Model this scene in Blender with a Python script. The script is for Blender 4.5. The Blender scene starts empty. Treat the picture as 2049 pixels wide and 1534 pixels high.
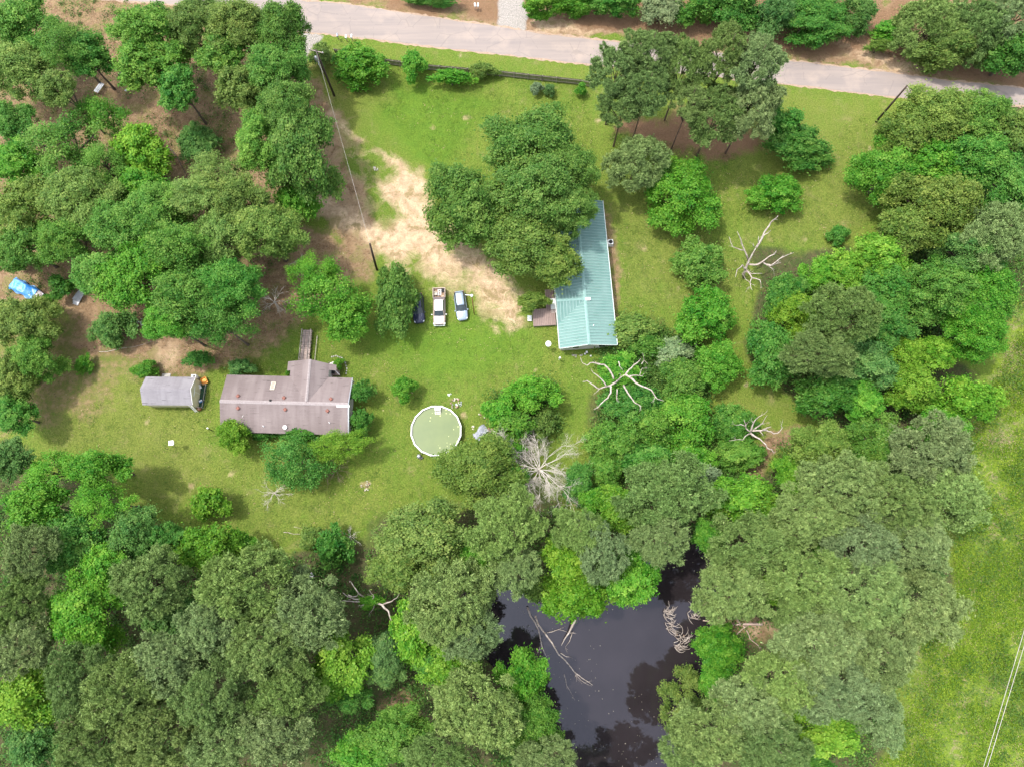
import bpy, math, random
import numpy as np
from mathutils import Vector, Matrix
R = math.radians
C = bpy.context.scene.collection
scene = bpy.context.scene

# ------------------------------------------------------------------ camera
CAM_H = 106.0; TILT = 12.7; F = 1420.0
cam_d = bpy.data.cameras.new('camera'); cam = bpy.data.objects.new('camera', cam_d); C.objects.link(cam)
cam.location = (0, 0, CAM_H); cam.rotation_euler = (R(TILT), 0, 0)
cam_d.sensor_fit = 'HORIZONTAL'; cam_d.sensor_width = 36.0; cam_d.lens = 36.0 * F / 2049.0
cam_d.clip_start = 1.0; cam_d.clip_end = 6000.0
scene.camera = cam
# ------------------------------------------------------------------ light
SUN_EL = 67.0; SUN_AZ = 162.0        # azimuth measured from +x, counter-clockwise: direction TO the sun
to_sun = Vector((math.cos(R(SUN_EL))*math.cos(R(SUN_AZ)), math.cos(R(SUN_EL))*math.sin(R(SUN_AZ)), math.sin(R(SUN_EL))))
world = bpy.data.worlds.new("World"); scene.world = world; world.use_nodes = True
wn = world.node_tree.nodes; wl = world.node_tree.links
bg = wn.get('Background') or wn.new('ShaderNodeBackground')
sky = wn.new('ShaderNodeTexSky'); sky.sky_type = 'NISHITA'; sky.sun_disc = False
sky.sun_elevation = R(SUN_EL); sky.sun_rotation = R(90 - SUN_AZ); sky.air_density = 1.0; sky.dust_density = 2.5; sky.ozone_density = 1.0
# thin broken cloud: the sky's own blue is milky and a little brighter
hsv = wn.new('ShaderNodeHueSaturation'); hsv.inputs['Saturation'].default_value = .42; hsv.inputs['Value'].default_value = 2.05
wl.new(sky.outputs[0], hsv.inputs['Color']); wl.new(hsv.outputs[0], bg.inputs['Color']); bg.inputs['Strength'].default_value = 0.15
sd = bpy.data.lights.new('sun', 'SUN'); sd.energy = 2.55; sd.angle = R(1.4); sd.color = (1.0, 0.955, 0.89)
sun = bpy.data.objects.new('sun', sd); C.objects.link(sun); sun.location = (-40, 20, 90)
sun.rotation_euler = to_sun.to_track_quat('Z', 'Y').to_euler()
scene.view_settings.view_transform = 'Standard'; scene.view_settings.look = 'None'
scene.view_settings.gamma = 1.0; scene.view_settings.exposure = 0.68
scene.render.engine = 'CYCLES'
scene.cycles.max_bounces = 6; scene.cycles.diffuse_bounces = 3; scene.cycles.transmission_bounces = 4; scene.cycles.glossy_bounces = 3

# ------------------------------------------------------------------ helpers
_c, _s = math.cos(R(TILT)), math.sin(R(TILT))
def at(u, v, z=0.0):
    x = (u - 1024.5)/F; y = -(v - 767)/F
    Y = y*_c + _s; Z = y*_s - _c
    t = (z - CAM_H)/Z
    return Vector((x*t, Y*t, z))
def mpp(u, v, z=0.0):                # metres per photo pixel at that height
    y = -(v - 767)/F
    return ((z - CAM_H)/(y*_s - _c))/F
def tag(o, label=None, cat=None, group=None, kind=None):
    if label: o['label'] = label
    if cat: o['category'] = cat
    if group: o['group'] = group
    if kind: o['kind'] = kind
    return o
def empty(name, loc, rz=0.0):
    o = bpy.data.objects.new(name, None); C.objects.link(o); o.location = loc; o.rotation_euler = (0, 0, rz)
    o.empty_display_size = 0.3
    return o
def thing(name, loc, rz, label, cat, group=None):
    return tag(empty(name, loc, rz), label, cat, group)

class MB:
    def __init__(s): s.v = []; s.f = []; s.sm = []
    def add(s, vs, fs, smooth=False):
        n = len(s.v); s.v += [tuple(p) for p in vs]
        for f in fs: s.f.append(tuple(i + n for i in f)); s.sm.append(smooth)
        return s
    def box(s, c, d, rz=0.0, M=None, taper=1.0):
        vs = []
        for k in (-1, 1):
            q = taper if k > 0 else 1.0
            for i, j in ((-1, -1), (1, -1), (1, 1), (-1, 1)):
                x, y = i*d[0]/2*q, j*d[1]/2*q
                p = Vector((x*math.cos(rz) - y*math.sin(rz) + c[0], x*math.sin(rz) + y*math.cos(rz) + c[1], c[2] + k*d[2]/2))
                vs.append(M @ p if M else p)
        return s.add(vs, [(3, 2, 1, 0), (4, 5, 6, 7), (0, 1, 5, 4), (1, 2, 6, 5), (2, 3, 7, 6), (3, 0, 4, 7)])
    def bar(s, a, b, w, h=None):
        a = Vector(a); b = Vector(b); h = h or w; d = (b - a).normalized()
        up = Vector((0, 0, 1)) if abs(d.z) < .95 else Vector((1, 0, 0))
        x = d.cross(up).normalized()*w/2; y = x.cross(d).normalized()*h/2
        vs = [a-x-y, a+x-y, a+x+y, a-x+y, b-x-y, b+x-y, b+x+y, b-x+y]
        return s.add(vs, [(3, 2, 1, 0), (4, 5, 6, 7), (0, 1, 5, 4), (1, 2, 6, 5), (2, 3, 7, 6), (3, 0, 4, 7)])
    def tube(s, pts, rad, n=8, smooth=True):
        pts = [Vector(p) for p in pts]; m = len(pts)
        if not hasattr(rad, '__len__'): rad = [rad]*m
        vs = []; fs = []; ref = None
        for i, p in enumerate(pts):
            d = (pts[min(i+1, m-1)] - pts[max(i-1, 0)]).normalized()
            if ref is None: ref = Vector((0, 0, 1)) if abs(d.z) < .9 else Vector((1, 0, 0))
            x = d.cross(ref).normalized(); y = x.cross(d).normalized(); ref = y
            for k in range(n):
                a = 2*math.pi*k/n; vs.append(p + (x*math.cos(a) + y*math.sin(a))*rad[i])
        for i in range(m-1):
            for k in range(n):
                k2 = (k+1) % n; fs.append((i*n+k, i*n+k2, (i+1)*n+k2, (i+1)*n+k))
        fs.append(tuple(range(n))[::-1]); fs.append(tuple((m-1)*n + k for k in range(n)))
        return s.add(vs, fs, smooth)
    def lathe(s, c, prof, n=24, axis='z', smooth=True):
        vs = []; fs = []
        for (r, z) in prof:
            for k in range(n):
                a = 2*math.pi*k/n; p = (r*math.cos(a), r*math.sin(a), z)
                if axis == 'y': p = (p[0], p[2], p[1])
                if axis == 'x': p = (p[2], p[0], p[1])
                vs.append((c[0]+p[0], c[1]+p[1], c[2]+p[2]))
        for i in range(len(prof)-1):
            for k in range(n):
                k2 = (k+1) % n; fs.append((i*n+k, i*n+k2, (i+1)*n+k2, (i+1)*n+k))
        fs.append(tuple(range(n))[::-1]); fs.append(tuple((len(prof)-1)*n + k for k in range(n)))
        return s.add(vs, fs, smooth)
    def prism(s, poly, z0, z1):
        n = len(poly)
        vs = [(p[0], p[1], z0) for p in poly] + [(p[0], p[1], z1) for p in poly]
        return s.add(vs, [tuple(range(n))[::-1], tuple(range(n, 2*n))] + [(i, (i+1) % n, n+(i+1) % n, n+i) for i in range(n)])
    def slab(s, pts, t):             # a flat polygon thickened downward along its normal
        P = [Vector(p) for p in pts]; nrm = (P[1]-P[0]).cross(P[2]-P[0]).normalized()
        if nrm.z < 0: nrm = -nrm
        n = len(P); vs = P + [p - nrm*t for p in P]
        return s.add(vs, [tuple(range(n)), tuple(range(n, 2*n))[::-1]] + [(i, n+i, n+(i+1) % n, (i+1) % n) for i in range(n)])
    def loft(s, rings, smooth=True, cap=True):
        n = len(rings[0]); vs = [p for r in rings for p in r]; fs = []
        for i in range(len(rings)-1):
            for k in range(n):
                k2 = (k+1) % n; fs.append((i*n+k, i*n+k2, (i+1)*n+k2, (i+1)*n+k))
        if cap: fs.append(tuple(range(n))[::-1]); fs.append(tuple((len(rings)-1)*n + k for k in range(n)))
        return s.add(vs, fs, smooth)
    def build(s, name, mat, parent=None, loc=None, bevel=0, fix=True):
        me = bpy.data.meshes.new(name); me.from_pydata([tuple(v) for v in s.v], [], s.f); me.materials.append(mat)
        me.polygons.foreach_set('use_smooth', s.sm)
        if fix:
            import bmesh
            bm = bmesh.new(); bm.from_mesh(me); bmesh.ops.recalc_face_normals(bm, faces=bm.faces); bm.to_mesh(me); bm.free()
        me.update()
        o = bpy.data.objects.new(name, me); C.objects.link(o)
        if parent: o.parent = parent
        if loc: o.location = loc
        if bevel:
            b = o.modifiers.new('bevel', 'BEVEL'); b.width = bevel; b.segments = 2; b.limit_method = 'ANGLE'
        return o

# ------------------------------------------------------------------ materials
def mat_new(name):
    m = bpy.data.materials.new(name); m.use_nodes = True
    nt = m.node_tree; return m, nt, nt.nodes['Principled BSDF']
def node(nt, t, **k):
    n = nt.nodes.new(t)
    for a, b in k.items():
        if a in n.inputs: n.inputs[a].default_value = b
        else: setattr(n, a, b)
    return n
def noise(nt, scale, detail=4.0, rough=.6, vec=None, dist=0.0):
    n = node(nt, 'ShaderNodeTexNoise'); n.inputs['Scale'].default_value = scale; n.inputs['Detail'].default_value = detail
    n.inputs['Roughness'].default_value = rough; n.inputs['Distortion'].default_value = dist
    if vec: nt.links.new(vec, n.inputs['Vector'])
    return n.outputs['Fac']
def mrange(nt, x, a, b, c=0.0, d=1.0):
    n = node(nt, 'ShaderNodeMapRange'); n.clamp = True
    nt.links.new(x, n.inputs[0])
    for i, v in zip((1, 2, 3, 4), (a, b, c, d)): n.inputs[i].default_value = v
    return n.outputs[0]
def math_(nt, op, a, b=None):
    n = node(nt, 'ShaderNodeMath'); n.operation = op
    for i, x in enumerate((a, b)):
        if x is None: continue
        if isinstance(x, (int, float)): n.inputs[i].default_value = x
        else: nt.links.new(x, n.inputs[i])
    return n.outputs[0]
def mix(nt, f, a, b, mode='MIX'):
    n = node(nt, 'ShaderNodeMix'); n.data_type = 'RGBA'; n.blend_type = mode
    if isinstance(f, (int, float)): n.inputs[0].default_value = f
    else: nt.links.new(f, n.inputs[0])
    for i, x in ((6, a), (7, b)):
        if isinstance(x, tuple): n.inputs[i].default_value = (*x, 1) if len(x) == 3 else x
        else: nt.links.new(x, n.inputs[i])
    return n.outputs[2]
def coords(nt, which='Object'):
    return node(nt, 'ShaderNodeTexCoord').outputs[which]
def bump(nt, bsdf, h, strength=.4, dist=.03):
    b = node(nt, 'ShaderNodeBump'); b.inputs['Strength'].default_value = strength; b.inputs['Distance'].default_value = dist
    nt.links.new(h, b.inputs['Height']); nt.links.new(b.outputs[0], bsdf.inputs['Normal'])
def simple(name, a, b=None, scale=3.0, rough=.7, metal=0.0, spec=.4, bmp=0.0, lo=.35, hi=.65, detail=5.0):
    m, nt, p = mat_new(name); v = coords(nt)
    b = b or tuple(x*.75 for x in a)
    nz = noise(nt, scale, detail, .65, v)
    nt.links.new(mix(nt, mrange(nt, nz, lo, hi), a, b), p.inputs['Base Color'])
    p.inputs['Roughness'].default_value = rough; p.inputs['Metallic'].default_value = metal
    p.inputs['Specular IOR Level'].default_value = spec
    if bmp: bump(nt, p, noise(nt, scale*4, 3, .6, v), bmp, .02)
    return m
M = {}
M['bark'] = simple('bark', (.075, .055, .04), (.14, .11, .085), 2.5, .9, bmp=.5)
M['pine_bark'] = simple('pine_bark', (.10, .06, .045), (.17, .115, .085), 3, .9, bmp=.5)
M['dead_wood'] = simple('dead_wood', (.50, .44, .39), (.24, .19, .155), 2.6, .9, bmp=.3)
M['grey_wood'] = simple('grey_wood', (.36, .31, .28), (.22, .18, .16), 2.2, .9)
M['pole_wood'] = simple('pole_wood', (.035, .024, .018), (.06, .04, .03), 4, .85)
M['white_paint'] = simple('white_paint', (.8, .8, .78), (.66, .65, .62), 2, .5)
M['white_plastic'] = simple('white_plastic', (.8, .8, .8), (.7, .7, .7), 1.5, .4)
M['grey_metal'] = simple('grey_metal', (.42, .44, .47), (.3, .31, .33), 3, .4, .6)
M['dark_metal'] = simple('dark_metal', (.03, .03, .032), (.05, .048, .045), 3, .5, .5)
M['rust'] = simple('rust', (.3, .11, .05), (.18, .07, .04), 8, .85)
M['roof_vent'] = simple('roof_vent', (.24, .085, .06), (.15, .065, .05), 9, .7)
M['wire'] = simple('wire', (.42, .39, .35), (.34, .31, .28), 1, .5)
M['rubber'] = simple('rubber', (.018, .018, .018), (.03, .03, .03), 8, .85)
M['rim'] = simple('rim', (.5, .5, .5), (.4, .4, .4), 4, .35, .8)
M['glass_dark'] = simple('glass_dark', (.02, .03, .035), (.035, .05, .055), 1, .06, 0, .6)
M['headlight'] = simple('headlight', (.7, .72, .75), (.55, .57, .6), 5, .15)
M['siding'] = simple('siding', (.62, .58, .56), (.52, .48, .46), 1.2, .7)
M['tan_siding'] = simple('tan_siding', (.62, .56, .38), (.52, .47, .32), 1.5, .75)
M['concrete'] = simple('concrete', (.42, .4, .37), (.3, .28, .26), 2, .9)
M['junk_orange'] = simple('orange_plastic', (.75, .36, .05), (.55, .25, .05), 3, .6)
M['brick_red'] = simple('brick_red', (.33, .12, .08), (.22, .08, .06), 5, .9)
M['blue_tarp'] = simple('blue_tarp', (.03, .22, .62), (.22, .45, .75), 1.1, .35, 0, .5, .5, .45, .62)
M['grey_tarp'] = simple('grey_tarp', (.17, .19, .23), (.3, .31, .33), 2.2, .6, bmp=.6)
M['pale_trash'] = simple('pale_trash', (.62, .58, .48), (.4, .35, .27), 6, .8)
M['brown_stuff'] = simple('brown_stuff', (.2, .13, .085), (.32, .22, .15), 5, .9)
M['wicker'] = simple('faded_cushion', (.35, .12, .09), (.25, .1, .07), 4, .8)

def planks(name, a, b, width, axis=0, dark=(.03, .022, .018)):
    m, nt, p = mat_new(name); v = coords(nt)
    sp = node(nt, 'ShaderNodeSeparateXYZ'); nt.links.new(v, sp.inputs[0])
    x = math_(nt, 'DIVIDE', sp.outputs[axis], width)
    fr = math_(nt, 'FRACT', x); fl = math_(nt, 'FLOOR', x)
    wn_ = node(nt, 'ShaderNodeTexWhiteNoise'); wn_.noise_dimensions = '1D'; nt.links.new(fl, wn_.inputs['W'])
    st = node(nt, 'ShaderNodeMapping'); sc = [3, 3, 3]; sc[axis] = 18; st.inputs['Scale'].default_value = sc; nt.links.new(v, st.inputs[0])
    n1 = noise(nt, 1.0, 5, .7, st.outputs[0])
    col = mix(nt, mrange(nt, n1, .3, .7), a, b)
    col = mix(nt, math_(nt, 'MULTIPLY', wn_.outputs['Value'], .55), col, tuple(x*.55 for x in a))
    gap = math_(nt, 'LESS_THAN', fr, .1)
    col = mix(nt, gap, col, dark)
    nt.links.new(col, p.inputs['Base Color']); p.inputs['Roughness'].default_value = .88
    bump(nt, p, fr, .3, .02)
    return m
M['deck'] = planks('deck_boards', (.3, .22, .19), (.19, .135, .12), .28, 0)
M['ramp'] = planks('ramp_boards', (.42, .34, .3), (.28, .2, .17), .3, 1)
M['fence'] = planks('fence_boards', (.1, .085, .075), (.17, .145, .13), .3, 0)

def metal_roof():
    m, nt, p = mat_new('green_metal_roof'); v = coords(nt)
    n1 = noise(nt, .5, 4, .6, v); n2 = noise(nt, 5, 5, .7, v)
    col = mix(nt, mrange(nt, n1, .35, .65), (.112, .212, .190), (.150, .250, .228))
    col = mix(nt, mrange(nt, n2, .56, .72, 0, .3), col, (.30, .38, .35))
    col = mix(nt, mrange(nt, noise(nt, 1.3, 6, .75, v, 1.0), .56, .66, 0, .35), col, (.10, .12, .09))
    nt.links.new(col, p.inputs['Base Color']); p.inputs['Roughness'].default_value = .75; p.inputs['Specular IOR Level'].default_value = .25
    return m
M['metal_roof'] = metal_roof()
M['ridge_metal'] = simple('ridge_metal', (.20, .32, .29), (.16, .28, .25), 1, .7, 0)

def shingle(name, a, b, scale_v=(1.2, 5.5), blot=.6):
    m, nt, p = mat_new(name); v = coords(nt)
    br = node(nt, 'ShaderNodeTexBrick'); br.inputs['Scale'].default_value = 1.0
    br.inputs['Brick Width'].default_value = .9; br.inputs['Row Height'].default_value = .2; br.inputs['Mortar Size'].default_value = .012
    br.inputs['Color1'].default_value = (*a, 1); br.inputs['Color2'].default_value = (*tuple(x*.86 for x in a), 1)
    br.inputs['Mortar'].default_value = (*tuple(x*.6 for x in a), 1); nt.links.new(v, br.inputs['Vector'])
    mp = node(nt, 'ShaderNodeMapping'); mp.inputs['Scale'].default_value = (.9, .12, .3); nt.links.new(v, mp.inputs[0])
    st = noise(nt, .8, 5, .6, mp.outputs[0])
    col = mix(nt, mrange(nt, st, .42, .62, 0, blot), br.outputs['Color'], b)
    col = mix(nt, mrange(nt, noise(nt, .35, 3, .5, v), .4, .65, 0, .45), col, tuple(x*.8 for x in a))
    tr_ = node(nt, 'ShaderNodeMapping'); tr_.inputs['Scale'].default_value = (.5, 4.5, .5); nt.links.new(v, tr_.inputs[0])
    col = mix(nt, mrange(nt, noise(nt, 1.0, 3, .6, tr_.outputs[0]), .64, .67, 0, .75), col, tuple(x*.35 for x in a))
    fl = noise(nt, 14, 3, .7, v)
    col = mix(nt, mrange(nt, fl, .3, .75, 0, .35), col, tuple(x*1.35 for x in a))
    nt.links.new(col, p.inputs['Base Color']); p.inputs['Roughness'].default_value = .92; p.inputs['Specular IOR Level'].default_value = .2
    return m
M['brown_shingle'] = shingle('brown_shingle', (.178, .143, .138), (.25, .21, .2))
M['grey_shingle'] = shingle('grey_shingle', (.225, .21, .225), (.31, .295, .31), blot=.5)

def paint(name, col, rough=.3, metal=.3):
    m, nt, p = mat_new(name); v = coords(nt)
    n1 = noise(nt, 2.5, 4, .6, v)
    nt.links.new(mix(nt, mrange(nt, n1, .4, .7, 0, .35), col, tuple(x*.72+.03 for x in col)), p.inputs['Base Color'])
    p.inputs['Roughness'].default_value = rough; p.inputs['Metallic'].default_value = metal; p.inputs['Coat Weight'].default_value = .35
    return m
M['silver_blue'] = paint('silver_blue_paint', (.30, .37, .46))
M['tan_paint'] = paint('tan_paint', (.42, .33, .27), .45, .1)
M['white_car'] = paint('white_car_paint', (.8, .77, .74), .4, 0)
M['navy'] = paint('navy_paint', (.02, .025, .06))

# leaves: every crown carries its own object colour, every leaf its own tint
def leaf_mat(name, trans=.42, hue=.035):
    m, nt, p = mat_new(name)
    oi = node(nt, 'ShaderNodeObjectInfo'); a = node(nt, 'ShaderNodeAttribute'); a.attribute_name = 'tint'
    hs = node(nt, 'ShaderNodeHueSaturation')
    nt.links.new(oi.outputs['Color'], hs.inputs['Color'])
    nt.links.new(mrange(nt, a.outputs['Fac'], 0, 1, .5 + hue, .5 - hue), hs.inputs['Hue'])
    nt.links.new(mrange(nt, a.outputs['Fac'], 0, 1, .48, 1.6), hs.inputs['Value'])
    nt.links.new(mrange(nt, a.outputs['Fac'], 0, 1, 1.05, .95), hs.inputs['Saturation'])
    nt.links.new(hs.outputs[0], p.inputs['Base Color'])
    p.inputs['Roughness'].default_value = .55; p.inputs['Specular IOR Level'].default_value = .22
    tr = node(nt, 'ShaderNodeBsdfTranslucent'); nt.links.new(hs.outputs[0], tr.inputs['Color'])
    ms = node(nt, 'ShaderNodeMixShader'); ms.inputs[0].default_value = trans
    out = [n for n in nt.nodes if n.type == 'OUTPUT_MATERIAL'][0]
    nt.links.new(p.outputs[0], ms.inputs[1]); nt.links.new(tr.outputs[0], ms.inputs[2]); nt.links.new(ms.outputs[0], out.inputs['Surface'])
    return m
M['leaf'] = leaf_mat('broad_leaves'); M['needle'] = leaf_mat('pine_needles', .25, .02)

# ------------------------------------------------------------------ ground
POND = [(930,1190),(990,1168),(1060,1160),(1200,1160),(1290,1110),(1345,1070),(1430,1075),(1445,1180),(1432,1240),(1412,1290),(1420,1360),(1395,1430),(1375,1560),(1240,1640),(1150,1600),(1120,1500),(1050,1400),(990,1330),(940,1280)]
def W(poly, z=0.0): return np.array([tuple(at(u, v, z))[:2] for u, v in poly])
def inside_dist(px, py, poly):       # signed distance, positive inside
    n = len(poly); ins = np.zeros(px.shape, bool); d2 = np.full(px.shape, 1e18)
    for i in range(n):
        x1, y1 = poly[i]; x2, y2 = poly[(i+1) % n]
        cond = ((y1 > py) != (y2 > py)) & (px < (x2-x1)*(py-y1)/((y2-y1) if y2 != y1 else 1e-9) + x1)
        ins ^= cond
        ex, ey = x2-x1, y2-y1; L = ex*ex+ey*ey+1e-12
        t = np.clip(((px-x1)*ex + (py-y1)*ey)/L, 0, 1)
        d2 = np.minimum(d2, (px-x1-t*ex)**2 + (py-y1-t*ey)**2)
    d = np.sqrt(d2); return np.where(ins, d, -d)
def vnoise(x, y, s, seed):           # smooth value noise
    rs = np.random.RandomState(seed); g = rs.rand(256, 256)
    X = x/s + 1000.0; Y = y/s + 1000.0; i = np.floor(X).astype(int); j = np.floor(Y).astype(int)
    fx = X-i; fy = Y-j; fx = fx*fx*(3-2*fx); fy = fy*fy*(3-2*fy)
    a = g[i % 256, j % 256]; b = g[(i+1) % 256, j % 256]; c = g[i % 256, (j+1) % 256]; d = g[(i+1) % 256, (j+1) % 256]
    return (a*(1-fx)+b*fx)*(1-fy) + (c*(1-fx)+d*fx)*fy
def fbm(x, y, s, seed, o=4):
    t = 0; a = 1; n = 0
    for k in range(o): t = t + a*vnoise(x, y, s/2**k, seed+k); n += a; a *= .55
    return t/n
# channels: 0 sand 1 litter 2 lush 3 dry | 4 meadow 5 red needles 6 gravel 7 dark floor
LAYERS = [
 (1,.88,2.5,[(-60,-80),(250,-60),(440,30),(600,60),(612,140),(640,240),(660,330),(640,400),(610,450),(720,520),(700,580),(620,640),(560,700),(450,730),(420,760),(270,745),(150,700),(110,640),(-60,600)]),
 (1,.55,3.5,[(60,600),(260,640),(280,740),(200,830),(110,850),(30,900),(-40,900),(-40,600)]),
 (1,.85,2.0,[(606,130),(650,200),(690,260),(720,330),(735,420),(760,500),(740,560),(690,560),(640,440),(620,360),(610,250)]),
 (0,.42,4.0,[(608,120),(660,190),(720,260),(760,300),(770,400),(780,500),(720,520),(650,430),(640,330),(622,240)]),
 (3,.7,3.0,[(600,90),(760,150),(800,190),(760,250),(730,300),(690,330),(640,250),(610,150)]),
 (0,.9,1.2,[(640,228),(720,285),(735,275),(690,245),(660,215)]),
 (0,1.05,2.6,[(752,292),(795,300),(830,335),(870,365),(872,430),(890,480),(940,510),(990,540),(1020,580),(1030,640),(1005,655),(985,600),(960,560),(920,545),(860,545),(800,520),(750,490),(700,465),(640,430),(622,395),(660,400),(715,430),(760,440),(800,430),(785,390),(770,360),(800,350),(780,320)]),
 (0,.75,2.2,[(880,440),(960,480),(1030,540),(1050,600),(1030,650),(1000,640),(960,600),(900,590),(850,560),(860,500)]),
 (0,.6,1.5,[(500,305),(560,330),(600,350),(590,370),(520,345),(480,320)]),
 (0,.6,1.2,[(300,680),(360,672),(372,712),(345,745),(305,742)]),
 (3,.75,3.5,[(120,780),(280,730),(430,740),(430,900),(380,1000),(300,1050),(200,900),(60,900)]),
 (3,.55,5,[(300,830),(560,880),(700,960),(900,1000),(800,1080),(560,1110),(350,1040)]),
 (3,.65,4,[(1180,350),(1300,350),(1450,470),(1500,420),(1760,250),(1780,440),(1640,500),(1400,640),(1350,640),(1240,600),(1225,430)]),
 (3,.6,3,[(1540,170),(1740,195),(1760,260),(1740,420),(1560,440),(1440,350)]),
 (3,.55,2,[(760,85),(1180,140),(1180,165),(770,112)]),
 (5,.72,3.6,[(1235,230),(1330,215),(1550,235),(1560,285),(1490,312),(1380,322),(1300,292),(1225,265)]),
 (0,.35,2.0,[(1208,410),(1240,440),(1238,510),(1220,530)]),
 (1,.8,1.2,[(1206,400),(1228,430),(1240,520),(1242,690),(1230,700),(1215,520)]),
 (1,.8,1.6,[(560,0),(980,30),(980,60),(760,40),(560,14)]),
 (1,1.0,2.0,[(690,-20),(960,-60),(1400,-60),(1700,-10),(2100,0),(2100,190),(1750,150),(1560,125),(1250,90),(1080,72),(960,45),(700,12)]),
 (5,.62,2.5,[(690,-20),(960,-60),(1400,-60),(1700,-10),(2100,0),(2100,190),(1750,146),(1560,122),(1250,88),(1080,70),(960,42),(700,10)]),
 (0,.75,2.0,[(1040,40),(1090,30),(1200,60),(1310,80),(1260,88),(1090,68)]),
 (0,.8,2.5,[(1700,100),(1820,105),(1870,130),(1860,150),(1740,140),(1700,125)]),
 (2,.95,3.0,[(720,170),(860,170),(1000,190),(960,260),(930,330),(880,360),(820,290),(740,250)]),
 (2,.9,3.0,[(700,640),(840,650),(930,620),(1040,650),(1060,700),(960,760),(860,770),(740,720)]),
 (2,.5,2.0,[(980,670),(1050,640),(1110,680),(1090,740),(1000,740)]),
 (2,.9,.8,[(1318,560),(1338,560),(1340,585),(1318,588)]),
 (2,.45,3,[(1020,700),(1200,760),(1180,1000),(1120,900)]),
 (3,.5,2,[(1480,650),(1500,650),(1510,760),(1600,800),(1620,860),(1560,900),(1540,860),(1440,840),(1420,790),(1480,770)]),
 (1,.9,1.5,[(1510,890),(1550,870),(1600,840),(1610,870),(1560,930),(1520,960),(1490,940)]),
 (4,1.2,4.0,[(2150,560),(2049,640),(1960,800),(1900,1000),(1920,1180),(1840,1300),(1830,1420),(1740,1600),(2300,1750),(2300,560)]),
 (3,.7,3.0,[(2020,640),(2080,620),(2060,900),(1960,900),(1950,800),(2000,780)]),
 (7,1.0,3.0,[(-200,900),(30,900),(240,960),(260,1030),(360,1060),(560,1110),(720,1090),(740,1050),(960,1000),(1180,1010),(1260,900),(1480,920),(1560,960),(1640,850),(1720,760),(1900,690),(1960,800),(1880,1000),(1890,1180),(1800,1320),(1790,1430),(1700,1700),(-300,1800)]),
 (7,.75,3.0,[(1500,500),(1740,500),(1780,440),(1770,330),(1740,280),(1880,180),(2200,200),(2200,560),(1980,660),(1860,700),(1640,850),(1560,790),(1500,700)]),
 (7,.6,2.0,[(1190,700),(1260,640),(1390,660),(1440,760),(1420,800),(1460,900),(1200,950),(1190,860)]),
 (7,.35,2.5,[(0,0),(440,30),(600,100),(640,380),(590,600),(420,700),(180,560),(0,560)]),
 (1,.9,1.5,[(765,1390),(840,1400),(880,1420),(820,1440),(770,1430)]),
 (0,.75,1.6,[(1440,1232),(1510,1240),(1565,1262),(1530,1285),(1450,1262)]),
 (1,.9,1.3,[(1430,1235),(1510,1240),(1560,1265),(1530,1290),(1450,1270)]),
 (6,1.0,1.0,[(603,60),(650,68),(625,95),(612,125),(596,135),(590,100)]),
 (6,1.0,1.2,[(990,-80),(1030,-80),(1060,30),(1040,75),(985,70),(1000,20)]),
]
random.seed(3)
def soft_blob(u, v, r, k, w): LAYERS.append((k, w, .8, [(u+r*math.cos(a)*random.uniform(.7, 1.2), v+r*.8*math.sin(a)*random.uniform(.7, 1.2)) for a in [i*math.pi/3.5 for i in range(7)]]))
for b in [(733,972,11),(297,841,4),(377,963,6),(456,944,6),(936,237,6),(873,253,4),(963,253,3),(1012,450,4),(860,520,5),(1080,735,4),(1293,502,4),(1560,720,3),(1770,430,5),(1617,478,4),(1180,1010,7),(1150,1000,6),(1364,572,4),(1328,520,3),(1320,480,4),(925,105,7),(690,350,5),(1735,300,5),(1490,770,5),(855,856,5),(928,832,8),(1195,240,5),(1500,210,3)]:
    soft_blob(*b, 0, .8)
def axis(lo, hi, step, out):
    mid = np.arange(lo, hi+step/2, step)
    a = lo - np.array(out)[::-1]; b = mid[-1] + np.array(out); return np.concatenate([a, mid, b])
OUT = [3, 8, 18, 40, 90, 200, 450, 1000, 2200]
gx = axis(-104, 104, .4, OUT); gy = axis(-44, 116, .4, OUT)
GX, GY = np.meshgrid(gx, gy); X = GX.ravel(); Y = GY.ravel()
wob = (fbm(X, Y, 5, 11)-.5)*7; wob2 = (fbm(X, Y, 5, 31)-.5)*7
ch = np.zeros((8, X.size))
for k, w, soft, poly in LAYERS:
    big = soft >= 1.5
    d = inside_dist(X + (wob if big else wob*.35), Y + (wob2 if big else wob2*.35), W(poly))
    t = np.clip(.5 + d/(2*soft), 0, 1); t = t*t*(3-2*t)*w
    if k == 7: ch[0] *= (1-t); ch[3] *= (1-t)
    if k == 1: ch[7] *= (1-t*.8)
    ch[k] = np.maximum(ch[k], t)
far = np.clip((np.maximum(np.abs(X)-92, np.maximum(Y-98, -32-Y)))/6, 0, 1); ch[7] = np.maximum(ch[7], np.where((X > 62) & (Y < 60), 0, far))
pond_w = W(POND); pd = inside_dist(X + wob*.12, Y + wob2*.12, pond_w)
GZ = np.where(pd > -1.6, -1.5*np.clip((pd+1.6)/2.6, 0, 1)**.8, 0.0)
GZ += np.where((np.abs(X) < 300) & (pd < -1.6), (fbm(X, Y, 2.2, 5)-.5)*.05*np.clip(ch[7]+ch[4]+.3*ch[1], 0, 1), 0)
nx, ny = len(gx), len(gy)
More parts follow.
